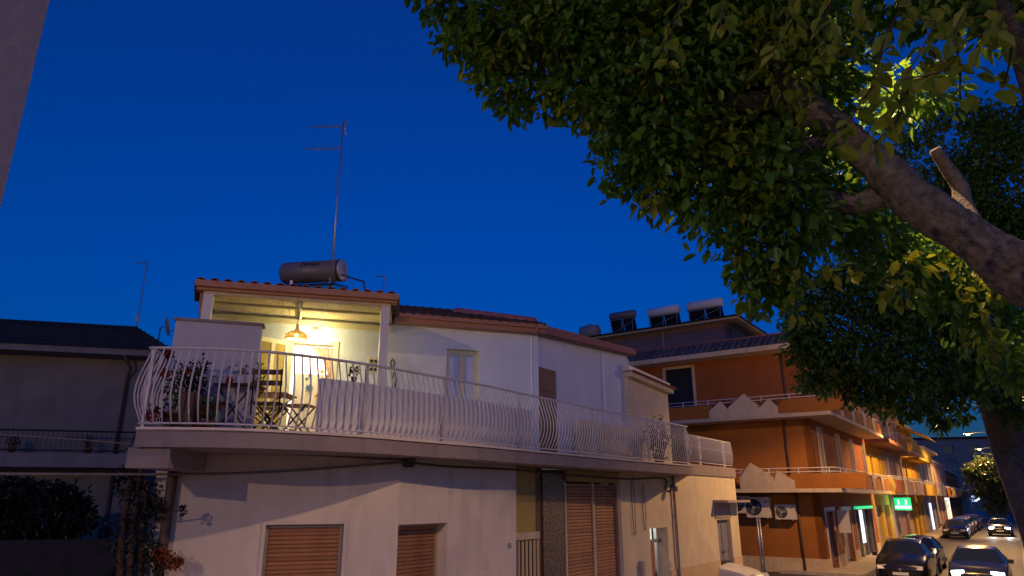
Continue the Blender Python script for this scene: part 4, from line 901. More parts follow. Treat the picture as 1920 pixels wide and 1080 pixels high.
# solar heaters on the attic roof
zr_ = zt_at+.2
def heater(u, L, hz, dia, label, tmat, panels=2):
    a = FA.a(u, 580, .1); T = thing('solar_water_heater', label, 'water heater', FA.pt(a,.1,zr_), 'solar heaters on the orange building')
    MB().tube([FA.pt(a-L/2,-.2,zr_+hz), FA.pt(a-L/2+.04,-.2,zr_+hz), FA.pt(a+L/2-.04,-.2,zr_+hz), FA.pt(a+L/2,-.2,zr_+hz)], [dia*.4,dia/2,dia/2,dia*.4], 18).build('tank', tmat, T, True)
    for k in range(panels):
        x0 = a-L/2+L*k/panels+.03; x1 = a-L/2+L*(k+1)/panels-.03
        MB().hexa([FA.pt(x0,-.45,zr_+.05),FA.pt(x1,-.45,zr_+.05),FA.pt(x1,-.05,zr_+hz-.16),FA.pt(x0,-.05,zr_+hz-.16),FA.pt(x0,-.53,zr_+.05),FA.pt(x1,-.53,zr_+.05),FA.pt(x1,-.13,zr_+hz-.12),FA.pt(x0,-.13,zr_+hz-.12)]).build('collector', 'panelglass', T)
    for x in np.linspace(a-L/2+.1, a+L/2-.1, 3):
        MB().tube([FA.pt(x,.1,zr_), FA.pt(x,-.05,zr_+hz-dia/2)], .025, 6).build('strut', 'galv', T)
    MB().tube([FA.pt(a-L/2,.08,zr_+hz-dia*.62), FA.pt(a+L/2+.1,.08,zr_+hz-dia*.62)], .03, 6).build('crossbar', 'galv', T)
    MB().tube([FA.pt(a-L/2+.1,.1,zr_+.05), FA.pt(a+L/2-.1,.05,zr_+hz*.6)], .018, 6).build('brace', 'galv', T)
heater(1163, 1.7, 1.25, .5, 'dark-tanked solar heater over two tall collectors, leftmost beside the pale cistern', 'tank', 2)
heater(1241, 1.95, 1.1, .56, 'pale-tanked solar heater standing between the dark one and the corner one', 'parapetpaint', 2)
heater(1319, 2.05, 1.1, .56, 'pale-tanked solar heater at the roof corner with lattice braces', 'parapetpaint', 2)
ca = FA.a(1105, 595, -.3); ci = thing('water_cistern', 'grey horizontal water cistern at the far end of the attic roof', 'cistern', FA.pt(ca,-.3,zr_))
MB().tube([FA.pt(ca-.65,-.3,zr_+.5),FA.pt(ca-.55,-.3,zr_+.5),FA.pt(ca+.55,-.3,zr_+.5),FA.pt(ca+.65,-.3,zr_+.5)], [.3,.46,.46,.3], 20).build('drum', 'greywall', ci, True)
MB().tube([FA.pt(ca,-.3,zr_+.9),FA.pt(ca,-.3,zr_+1.03)], .16, 12).build('hatch', 'grey', ci)
for x in (-.4,.4): MB().fbox(FA, ca+x-.06, ca+x+.06, -.65, .05, zr_, zr_+.22).build('foot', 'greywall', ci)
# air conditioners
def ac(u, v, w, h, lab):
    a,z = FF.px(u,v,.4); T = thing('air_conditioner', lab, 'air conditioner', FF.pt(a,.05,z-h/2), 'air conditioners on the orange wall')
    MB().fbox(FF, a-w/2, a+w/2, .1, .42, z-h/2, z+h/2).build('casing', 'acwhite', T)
    c = np.array(FF.pt(a-w*.17,.425,z)); e3 = np.array([*FF.e,0])
    ring = MB(); n = 24; r1 = h*.40
    for rr_ in (r1, r1*.72, r1*.44):
        ring = MB().tube([c+e3*rr_*math.cos(t)+np.array([0,0,rr_*math.sin(t)]) for t in np.linspace(0,2*math.pi,n)], .010, 5); ring.build('grille_ring', 'grey', T)
    m = MB(); m.fpoly(FF, [(a-w*.17+r1*.97*math.cos(t), z+r1*.97*math.sin(t)) for t in np.linspace(0,2*math.pi,n,endpoint=False)], .42, .424); m.build('fan_opening', 'black', T)
    m = MB(); m.fpoly(FF, [(a-w*.17+r1*.18*math.cos(t), z+r1*.18*math.sin(t)) for t in np.linspace(0,2*math.pi,12,endpoint=False)], .424, .44); m.build('hub', 'acwhite', T)
    for k in range(3):
        t = k*2.094; m = MB(); m.fpoly(FF, [(a-w*.17+r*math.cos(t+dt), z+r*math.sin(t+dt)) for r,dt in ((r1*.15,-.3),(r1*.85,-.1),(r1*.85,.55),(r1*.15,.4))], .425, .43); m.build('blade', 'grey', T)
    MB().fbox(FF, a+w*.28, a+w*.42, .42, .425, z+h*.22, z+h*.32).build('badge', 'grey', T)
    for x in (-w*.35, w*.35): MB().fbox(FF, a+x-.02, a+x+.02, .0, .4, z-h/2-.04, z-h/2).build('bracket', 'whitepaint', T)
ac(1421, 951, 1.05, .88, 'large air-conditioner box on the orange wall, higher of the pair')
ac(1472, 960, .85, .62, 'smaller air-conditioner box with bold round fan on the orange wall')
ac(1388, 946, .8, .75, 'air-conditioner box half hidden by the white house corner')
# pole before the orange wall
sp = S(27.5, -8.4); pa_ = atd(1421, 970, 28.6)
sp = np.array([pa_[0], pa_[1]]); SPL = thing('street_pole', 'thin grey galvanised pole rising to the air conditioner by the orange wall', 'pole', (*sp, -.003))
for dx in (-.05,.06): MB().tube([(sp[0]+dx,sp[1],-.003),(sp[0]+dx,sp[1],2.35)], .035, 8).build('pipe', 'galv', SPL, True)
for z in (.6,1.4,2.2): MB().box(sp[0]-.09,sp[0]+.1,sp[1]-.045,sp[1]+.045,z,z+.05).build('clamp', 'grey', SPL)
# ================================================================== further buildings down the street
def bld(s0, s1, n0, h, mat, label, floors, bal=(), ground='shop', roofov=0., roofmat='brownsoffit', cat='building', wlit=()):
    F = Fr(S(s0, n0), D); L = s1-s0; B = thing('street_building', label, cat, (*S(s0,n0), 0)); B['group'] = 'buildings lining the far street'
    holes = []; fh = (h-3.5)/max(1,floors-1) if floors > 1 else 3
    nw = max(2, int(L/3.2))
    for f_ in range(1, floors):
        for k in range(nw):
            x = L*(k+.5)/nw; z = 3.5+(f_-1)*fh; holes.append((x-.5, x+.5, z+.1, z+fh*.76))
    sh = []
    ns = max(2, int(L/3.6))
    for k in range(ns): x = L*(k+.5)/ns; sh.append((x-1.1, x+1.1, -.01, 2.7))
    wall(F, 0, L, 0, h, holes+sh, .3, 'wall', mat, B)
    MB().fbox(F, 0, L, -9, -.5, 0, h-.05).build('core', mat, B)
    for i,hh in enumerate(holes):
        w = MB().fbox(F, hh[0], hh[1], -.22, -.18, hh[2], hh[3]).build('window', 'shutter' if i % 3 else 'glassdark', B)
        if i in wlit: w.data.materials[0] = MATS['e_warmdim']
        MB().fbox(F, hh[0]-.08, hh[1]+.08, -.1, .05, hh[3], hh[3]+.12).build('lintel', 'creampanel', w)
    for i,hh in enumerate(sh):
        w = MB().fbox(F, hh[0], hh[1], -.25, -.2, .12, hh[3]).build('shop_front', ('rollshut','wood','glassdark')[i % 3], B)
        if i % 3 == 0: slats(F, hh[0], hh[1], .14, hh[3], -.19, .3, w, 'rollshut')
        else:
            for x in np.linspace(hh[0], hh[1]-.1, 4): MB().fbox(F, x, x+.1, -.2, -.1, .12, hh[3]).build('mullion', 'metalgrey' if i % 3 == 2 else 'wood', w)
    for (b0,b1,z,pr,kind) in bal:
        bs = MB().fbox(F, b0, b1, 0, pr, z-.14, z).build('balcony', 'brownsoffit' if kind == 'brown' else mat, B)
        if kind == 'solid' or kind == 'brown': MB().fbox(F, b0, b1, pr-.1, pr, z, z+.75).build('panel', mat if kind == 'solid' else 'orangedk', bs)
        if kind == 'iron':
            rb = MB().tube([(0,0,0),(0,-.10,.25),(0,-.12,.45),(0,0,.9)], .014, 5).mesh('bar', 'motifgold')
            nn_ = int((b1-b0)/.16)
            for k in range(nn_+1): piece('bar', rb, bs, F, b0+(b1-b0)*k/nn_, pr-.03, z)
        for zr in ((.95,) if kind == 'iron' else (.85,1.0)): MB().tube([F.pt(b0,0,z+zr),F.pt(b0,pr-.03,z+zr),F.pt(b1,pr-.03,z+zr),F.pt(b1,0,z+zr)], .02, 6).build('rail', 'whitepaint', bs)
    if roofov: MB().fbox(F, -.1, L+.05, -1, roofov, h, h+.22).build('roof_eave', roofmat, B); MB().fbox(F, -.1, L+.05, -9, -1, h-.04, h+.5).build('roof', 'darktile', B)
    else: MB().fbox(F, -.02, L+.02, -.3, .12, h, h+.25).build('cornice', 'creampanel', B)
    return F, B
sO = float(K@D)+Lt
F1,B1 = bld(sO+.05, sO+7, -7.05, 6.35, 'yellow', 'low ochre-yellow building with pharmacy shopfront and brown overhanging eave', 2, [(.6,3.0,3.5,.9,'iron'),(3.2,6.8,3.5,1.0,'brown')], roofov=1.4)
F2,B2 = bld(sO+7.05, sO+17, -7.0, 9.6, 'pinkwall', 'tall dusty-pink house with stacked balconies past the pharmacy', 3, [(.3,4.5,3.5,1.1,'solid'),(5,9.6,3.5,1.2,'solid'),(.3,4.5,6.5,1.1,'brown'),(5,9.6,6.5,1.3,'iron')], roofov=1.2, wlit=(0,4))
F3,B3 = bld(sO+17.05, sO+28, -7.0, 9.2, 'yellow', 'yellow house with glowing balcony and striped awning down the street', 3, [(.4,5,3.5,1.3,'solid'),(5.5,10.6,3.5,1.2,'solid'),(.4,10.6,6.3,1.2,'iron')], wlit=(1,5))
F4,B4 = bld(sO+28.05, sO+42, -7.0, 7.6, 'greywall', 'grey two-storey house with pale flat canopy beyond the yellow house', 2, [(.4,6,3.5,1.5,'solid'),(7,13.4,3.5,1.0,'iron')], roofov=.8, roofmat='creampanel')
F5,B5 = bld(sO+42.05, sO+60, -7.0, 7.0, 'pinkwall', 'rosy house with small balconies near the bend of the street', 2, [(.5,5,3.4,1.1,'brown'),(6,11,3.4,1.1,'iron'),(12,17,3.4,1.1,'solid')], wlit=(2,))
F6,B6 = bld(sO+60.05, sO+84, -7.0, 6.6, 'orangedk', 'rust-coloured low terrace farthest down the street', 2, [(1,7,3.4,1.0,'iron'),(9,15,3.4,1.1,'solid'),(17,23,3.4,1.0,'brown')])
F7,B7 = bld(sO+84.05, sO+120, -7.0, 7.4, 'greywall', 'dim grey block closing the row of houses', 2, [(2,10,3.4,1.0,'solid')])
# upper recessed flat above the yellow house
F1b = Fr(S(sO+1.0,-9.6), D); UB = thing('street_building', 'pink-brown flat set back above the yellow pharmacy house roof', 'building', (*S(sO+1,-9.6), 6.8)); UB['group'] = 'buildings lining the far street'
wall(F1b, 0, 5.8, 6.86, 10.2, [(1.0,2.0,7.2,9.4),(3.6,4.6,7.2,9.4)], .3, 'wall', 'pinkwall', UB)
for x in (1.0,3.6): MB().fbox(F1b, x, x+1, -.2, -.15, 7.2, 9.4).build('shutter', 'shutter', UB)
MB().fbox(F1b, -.1, 6, -3, 1.1, 10.2, 10.4).build('roof_slab', 'creampanel', UB)
MB().fbox(F1b, 0, 5.8, -3, -.5, 6.86, 10.19).build('core', 'pinkwall', UB)
# striped awning and laundry rail
aw = MB().hexa([F3.pt(.2,.1,8.9),F3.pt(9,.1,8.9),F3.pt(9,2.0,7.9),F3.pt(.2,2.0,7.9),F3.pt(.2,.1,8.94),F3.pt(9,.1,8.94),F3.pt(9,2.0,7.94),F3.pt(.2,2.0,7.94)]).build('awning', 'creampanel', None, loc=F3.pt(.2,.1,8.9)); tag(aw, 'long pale sloping awning over the top balcony of the yellow house', 'awning')
# pharmacy signs
ph = thing('pharmacy_sign', 'glowing green pharmacy sign with white bars over the shopfront', 'sign', F1.pt(2.2,0,3.0)); ph['label'] = 'glowing green pharmacy box sign with a bright white band over the shopfront'
pa2, pz2 = F1.px(1700, 945, .7)
pa2 = F1.a(1690, 945, .7); pz2 = F1.z(1690, 945, .7)
MB().fbox(F1, pa2-.12, pa2+.12, .3, 1.28, pz2-.38, pz2+.40).build('box', 'e_green', ph)
FQ = Fr(F1.pt(pa2-.125,1.3,0), NN*-1)
FQ = Fr(F1.pt(pa2-.125,.3,0), NN)
MB().fbox(FQ, .03, .95, .004, .02, pz2-.27, pz2-.12).build('white_band', 'e_greenw', ph)
for x in (.10,.55): 
    MB().fbox(FQ, x+.1, x+.2, .004, .016, pz2-.06, pz2+.28).build('light_tube', 'e_greenw', ph)
point_light('pharmacy_shopfront_light', FQ.pt(.9,.2,pz2-.75), (1,.85,.55), 60, .2)
point_light('pharmacy_glow', FQ.pt(.6,.7,pz2-.1), (.05,1,.35), 26, .3)
ps = thing('small_light_sign', 'small white lit square sign beside the green pharmacy sign', 'sign', F1.pt(pa2+1.6,0,pz2))
MB().fbox(F1, pa2+1.5, pa2+1.62, .2, 1.0, pz2-.42, pz2+.2).build('case', 'grey', ps); MB().fbox(Fr(F1.pt(pa2+1.495,.2,0),NN), .05, .75, .002, .012, pz2-.38, pz2+.16).build('face', 'e_white', ps)
# lit shop uprights further on
ls = F2.a(1757,1000,.3); lo_ = MB().fbox(F2, ls, ls+.12, .05, .22, .3, 2.7).build('lit_column_sign', 'e_blue', None, loc=F2.pt(ls,.05,.3)); tag(lo_, 'tall bluish-white lit column sign on the pavement side of a shop', 'sign')
l3 = F3.a(1785,980,.2); st3 = thing('lit_shopfront', 'bright pale shopfront with lit white fascia bands', 'shopfront', F3.pt(l3,.1,.12))
for k,(x0,x1,z0,z1_) in enumerate(((-2.2,-2.0,.12,3.0),(1.8,2.0,.12,3.0),(-2.2,2.0,3.0,3.2),(-1.8,1.6,2.4,2.75),(-1.2,-.8,.3,2.2),(0,.4,.3,2.2),(1,1.3,.3,2.2))):
    MB().fbox(F3, l3+x0, l3+x1, .05, .22, z0, z1_).build('lit_panel', 'e_warm' if k in (0,1,4,5) else 'e_white', st3)
l4 = F4.a(1833,953,.8); lo4 = MB().fbox(F4, l4, l4+.15, .2, 1.4, 2.6, 3.6).build('lit_box_sign', 'e_blue', None, loc=F4.pt(l4,.2,2.6)); tag(lo4, 'small violet-blue lit box sign far down the street', 'sign')
# distant block across the end of the street
bz = atd(1825, 850, 175); FE = Fr((bz[0]-26, bz[1]+10), np.array([1,-.25])); EB = thing('distant_block', 'dark bluish apartment block closing the view at the street end', 'building', (bz[0],bz[1],0))
eh = [(4+6*k, 6.5+6*k, 5+3.2*f_, 6.8+3.2*f_) for k in range(9) for f_ in range(4)]
wall(FE, 0, 60, 0, 18, eh, .4, 'wall', 'pinkwall', EB)
for i,hh in enumerate(eh): MB().fbox(FE, hh[0], hh[1], -.4, -.35, hh[2], hh[3]).build('window', 'rollshut' if i in (10,14,18) else 'glassdark', EB)
MB().fbox(FE, 0, 60, -14, -.45, 0, 18.2).build('core', 'pinkwall', EB); MB().fbox(FE, -.5, 60.5, -14, .5, 18.2, 18.6).build('roof', 'darkroof', EB)
# ================================================================== street lamps on the right-hand pavement
def lamp(s, n, z, watts, label, pole_n=.75, soft=.18, cone=154):
    L = thing('street_lamp', label, 'street lamp', (*S(s,pole_n), .12), 'street lamps along the right pavement')
    b = S(s,pole_n); h = S(s,n+.35); t_ = S(s,n)
    MB().tube([(*b,.12),(*b,1),(*b,z-.6)], [.09,.075,.05], 10).build('pole', 'galv', L, True)
    MB().tube(catmull([(*b,z-.7),(*(b+(h-b)*.12),z-.1),(*(b+(h-b)*.5),z+.1),(*h,z+.12)],5), .035, 8).build('arm', 'galv', L, True)
    F = Fr(h, (t_-h)); w = .35
    m = MB(); m.hexa([F.pt(-.1,-.13,z+.05),F.pt(w+.3,-.16,z+.02),F.pt(w+.3,.16,z+.02),F.pt(-.1,.13,z+.05),F.pt(-.1,-.08,z+.17),F.pt(w+.2,-.10,z+.14),F.pt(w+.2,.10,z+.14),F.pt(-.1,.08,z+.17)]); m.build('head', 'metalgrey', L)
    MB().lathe([(0,-.09),(.10,-.07),(.17,-.01),(.15,.03)], (*F.pt(w-.05,0,z-.01)[:2], z-.005), 14).build('lens', 'e_lamp', L, True)
    c_ = (1,.54,.17) if s > 10 else (1,.60,.32); lp_ = (*F.pt(w-.05,0,z)[:2], z-.13)
    spot_light('street_lamp_light', lp_, c_, watts, R(cone), .22); point_light('street_lamp_glow', lp_, c_, watts*soft, .1)
lamp(6.7, -1.3, 8.3, 690, 'street lamp half hidden in the leaves of the large leaning tree', 1.1, .5, 130)
lamp(-14.4, -2.3, 8.7, 3000, 'added street lamp out of view behind the viewpoint', .75, 1.15)  # added out of view to brighten the near tree and upper walls
lamp(27, -2.4, 8.2, 2600, 'street lamp behind the second tree opposite the orange building', .75, .3)
lamp(48, -2.4, 8.2, 4200, 'street lamp opposite the yellow pharmacy house')
lamp(69, -2.4, 8.2, 3600, 'lit street lamp whose bright head shows above the small far tree')
lamp(91, -2.4, 8.2, 3600, 'lit street lamp beside the crown of the small far tree')
# ================================================================== trees
def crown(T, cl, per, mat, ll, seed, dens=1.):
    Cs, Ds = [], []
    for i,(c,r,fl) in enumerate(cl):
        n = int(per*dens*(r/.5)**2); p,d_ = clump(c, r, n, seed+i, fl, .25, .55); Cs.append(p); Ds.append(d_)
    C = np.concatenate(Cs); Dd = np.concatenate(Ds); r_ = np.random.default_rng(seed); Ln = ll*np.clip(r_.lognormal(0,.28,len(C)),.5,1.6)
    V,F = leaf_arrays(C, Dd, Ln, Ln*r_.uniform(.42,.58,len(C)), seed); return stuff(leaf_obj('foliage', V, F, mat, T))
# --- the large leaning tree
bx_ = atd(2080, 760, 4.45); base = np.array([4.05, 3.25, .12])
T1 = thing('leaning_tree', 'large leaning street tree whose thick knotted trunk and dark leaves overhang the road', 'tree', tuple(base))
tp = [base, base+np.array([-.02,.06,1.3]), atd(2110,735,4.3), atd(2000,600,4.55), atd(1918,525,4.7), atd(1831,455,4.85), atd(1745,398,4.95), atd(1672,335,5.05), atd(1595,258,5.2), atd(1525,205,5.3), atd(1430,120,5.45), atd(1330,40,5.6), atd(1240,-70,5.8)]
tr_ = [.34,.27,.19,.165,.15,.145,.145,.135,.115,.10,.09,.075,.05]
P = catmull(tp, 14); rr = np.interp(np.linspace(0,len(tp)-1,len(P)), range(len(tp)), tr_)
NS = 30; tk = MB().tube(P, rr, NS); vv = np.array(tk.v); kn_c = [(atd(1790,430,4.66),.11), (atd(1700,385,4.86),.07), (atd(1640,320,4.95),.06), (atd(1870,505,4.55),.06)]
for i_ in range(len(vv)):
    c_ = P[i_//NS]; d_ = vv[i_]-c_; d_ /= np.linalg.norm(d_)+1e-9; p_ = Vector(vv[i_])
    h_ = .035*mnoise.fractal(p_*3.1, 1., 2., 4)+.022*abs(mnoise.noise(p_*11))+.010*mnoise.noise(p_*34)
    for kc,kr in kn_c:
        q_ = np.linalg.norm(vv[i_]-kc)/kr
        if q_ < 2.2: h_ += kr*(.42*math.exp(-((q_-1.)/.35)**2)-.25*math.exp(-(q_/.5)**2))
    vv[i_] = vv[i_]+d_*h_
tk.v = [tuple(x) for x in vv]
tk.build('trunk', 'bark', T1, True)
def limb(pts, r, mat='bark', name='limb', T=None): return MB().tube(catmull(pts,5), list(np.linspace(r[0],r[1],5*(len(pts)-1)+1)), 9).build(name, mat, T or T1, True)
limb([atd(1690,335,5.1), atd(1620,380,5.2), atd(1540,370,5.3), atd(1440,330,5.3), atd(1330,300,5.3)], (.10,.03))
limb([atd(1600,255,5.3), atd(1500,280,5.2), atd(1420,380,5.2), atd(1390,470,5.2)], (.07,.015))
limb([atd(1500,180,5.5), atd(1380,190,5.4), atd(1250,160,5.5), atd(1100,110,5.6), atd(960,70,5.6), atd(860,70,5.6)], (.09,.012))
limb([atd(1400,100,5.7), atd(1300,230,5.4), atd(1230,290,5.4), atd(1190,330,5.4)], (.07,.012))
limb([atd(1960,560,4.7), atd(1960,300,4.0), atd(1900,60,3.6), atd(1800,-80,3.3)], (.08,.03))
limb([atd(1850,470,5.0), atd(1808,390,5.5), atd(1800,350,5.6), atd(1778,318,5.6), atd(1752,280,5.6)], (.085,.045), name='lopped_limb')
CL = [(850,15,5.6,.20),(846,88,5.55,.12),(900,60,5.6,.26),(920,130,5.55,.20),(960,60,5.6,.42),(985,165,5.6,.26),(960,205,5.6,.13),(1060,40,5.5,.5),(1070,170,5.55,.30),(1160,60,5.4,.55),(1150,200,5.4,.34),(1170,290,5.4,.24),(1165,345,5.4,.13),(1260,110,5.3,.55),
      (1240,250,5.3,.42),(1230,350,5.35,.25),(1330,360,5.3,.34),(1370,60,5.2,.55),(1360,220,5.2,.5),(1385,420,5.25,.28),(1395,500,5.25,.15),(1415,530,5.25,.17),(1425,560,5.25,.10),(1480,520,5.3,.16),(1450,575,5.3,.07),(1440,480,5.25,.26),(1460,540,5.25,.14),(1430,340,5.2,.45),(1500,400,5.25,.34),(1480,130,5.0,.55),(1500,470,5.3,.16),
      (1580,400,5.35,.30),(1600,460,5.4,.16),(1660,455,5.4,.22),(1700,510,5.5,.28),(1780,540,5.6,.30),(1860,600,5.6,.32),(1900,680,5.7,.25),(1640,400,5.7,.28),(1740,470,5.8,.30),(1830,530,5.9,.3),(1660,200,6.2,.3),(1730,170,6.4,.3),(1540,40,4.9,.36),(1650,0,4.7,.28),(1760,-20,4.4,.25),(1900,0,4.2,.25),(1570,150,5.3,.2),(1250,-60,5.2,.6),(1050,-80,5.5,.6),(1450,-60,5.0,.6),(1900,-60,4.2,.5),
      (800,-40,5.6,.25),(1560,330,5.6,.35),(1470,250,5.5,.4),(1300,180,5.6,.5)]
TK = [(1918,525),(1831,455),(1745,398),(1672,335),(1595,258),(1525,205),(1470,160)]
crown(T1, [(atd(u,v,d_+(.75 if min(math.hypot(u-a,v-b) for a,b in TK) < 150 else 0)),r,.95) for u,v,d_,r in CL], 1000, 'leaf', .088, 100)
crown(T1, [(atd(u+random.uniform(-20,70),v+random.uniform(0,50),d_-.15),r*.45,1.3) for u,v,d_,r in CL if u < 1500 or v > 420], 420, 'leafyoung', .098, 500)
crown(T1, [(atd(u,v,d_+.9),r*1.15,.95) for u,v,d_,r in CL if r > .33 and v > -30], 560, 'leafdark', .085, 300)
# close sprays: every leaf on its own
lm = []
for k in range(4):
    r_ = np.random.default_rng(k); L = .075+.01*k; V,F = leaf_arrays(np.zeros((1,3)), np.array([[0,-1.,0]]), np.array([L]), np.array([L*.52]), k)
    me = bpy.data.meshes.new('leaf'); me.from_pydata([tuple(x) for x in V], [], [tuple(int(i) for i in x) for x in F]); me.materials.append(MATS['leafyoung']); lm.append(me)
tw = [[(1720,-30,2.9),(1660,70,2.8),(1640,150,2.75),(1600,215,2.7),(1560,275,2.65)], [(1780,-20,2.8),(1730,90,2.7),(1700,140,2.7),(1680,220,2.65),(1640,270,2.6)], [(1840,-30,2.7),(1790,60,2.65),(1800,120,2.6),(1800,185,2.6)],
      [(1640,-30,3.0),(1600,40,2.9),(1575,100,2.9)], [(1290,-30,3.1),(1268,30,3.0),(1255,80,3.0),(1252,120,2.95)], [(1930,-20,2.6),(1870,50,2.55),(1830,70,2.5)], [(1740,90,2.7),(1770,130,2.6),(1690,150,2.6)], [(1500,-30,3.2),(1470,50,3.1),(1440,120,3.1)],
      [(1640,150,2.75),(1690,200,2.7),(1665,250,2.65)], [(1570,-30,3.1),(1545,60,3.0),(1560,130,3.0)], [(1900,60,2.6),(1890,130,2.6),(1880,160,2.6)], [(1360,-30,3.2),(1350,60,3.1)], [(1700,20,2.9),(1750,40,2.8),(1850,30,2.7)]]
nl = 0
for i,t_ in enumerate(tw):
    P = catmull([atd(*q) for q in t_], 6); MB().tube(P, .0035, 5).build('twig', 'darkstem', T1)
    ln_ = sum(np.linalg.norm(P[k+1]-P[k]) for k in range(len(P)-1)); n_ = max(6, int(ln_/.026))
    for k in range(n_):
        q = P[min(len(P)-1, int((k+.5)/n_*len(P)))]; sd = 1 if k % 2 else -1
        o = link('leaf', lm[k % 4], T1, q-org(T1)+rng.normal(size=3)*.018, (R(random.uniform(25,80)), R(random.uniform(-35,35)), R(90*sd+random.uniform(-50,50)+180)))
        sc = random.uniform(.7,1.2); o.scale = (sc,)*3; nl += 1
# --- second tree
b2_ = np.array([*S(17.8,.45), .12])
T2 = thing('round_tree', 'dense round-crowned street tree in front of the orange building corner', 'tree', tuple(b2_))
MB().tube(catmull([b2_, b2_+np.array([-.02,0,1.2]), atd(1900,860,15.0), atd(1872,770,14.8), atd(1840,700,14.6), atd(1800,620,14.4)],5), list(np.interp(range(26),[0,8,14,20,25],[.42,.36,.34,.28,.16])), 14).build('trunk', 'barkdark', T2, True)
for pts,r in (([(1872,770,14.8),(1800,720,14.3),(1700,690,14),(1600,660,13.8)],(.16,.04)), ([(1872,770,14.8),(1900,640,14.6),(1880,480,14.5),(1840,330,14.4)],(.2,.06)), ([(1840,700,14.6),(1760,600,14),(1660,560,13.6)],(.14,.04))): limb([atd(*q) for q in pts], r, 'barkdark', T=T2)
C2 = [(1540,560,13.6,.55),(1545,640,13.6,.6),(1560,700,13.6,.5),(1610,560,13.6,.7),(1620,660,13.4,.8),(1650,730,13.6,.55),(1700,580,13.5,.9),(1710,690,13.4,.8),(1740,750,13.8,.5),(1790,600,13.5,.9),(1800,700,13.6,.75),(1870,650,13.8,.8),(1910,760,14.2,.5),
      (1600,740,13.7,.28),(1560,515,13.7,.3),(1620,500,13.8,.35),(1780,330,14.6,.7),(1860,300,14.6,.9),(1900,420,14.4,.8),(1820,440,14.5,.8),(1740,400,14.8,.5),(1920,240,14.6,.7),(1730,260,14.8,.35),(1900,540,14.2,.8),(1760,795,13.9,.22),(1800,780,14,.2),(1700,775,13.8,.2),(1650,505,13.9,.4),(1720,470,14.1,.55),(1790,470,14.2,.6),(1690,420,14.4,.4),(1860,420,14.4,.7),(1700,330,14.8,.3),(1760,215,14.9,.4),(1830,225,14.8,.5),(1690,285,14.9,.25),(1800,370,14.6,.6),(1600,520,13.8,.35),(1580,470,14.0,.2),(1500,590,13.7,.4),(1510,650,13.7,.42),(1525,715,13.7,.3),(1500,620,13.4,.3)]
crown(T2, [(atd(u,v,d_),r,.9) for u,v,d_,r in C2], 900, 'leafdark', .10, 700)
# --- small far tree
b3_ = np.array([*S(57,-.0), .12]); T3 = thing('small_far_tree', 'small tree lit from above by the far street lamps', 'tree', tuple(b3_))
MB().tube([b3_, b3_+np.array([0,0,1.5]), b3_+np.array([-.4,.2,3.2])], [.18,.14,.08], 10).build('trunk', 'bark', T3, True)
d3 = 55
crown(T3, [(atd(u,v,d3),r,.8) for u,v,r in ((1830,890,1.0),(1850,870,.9),(1870,895,1.1),(1845,915,1.2),(1880,930,1.1),(1868,950,.9),(1895,905,.9),(1815,880,.5))], 700, 'leaffar', .20, 900, .25)
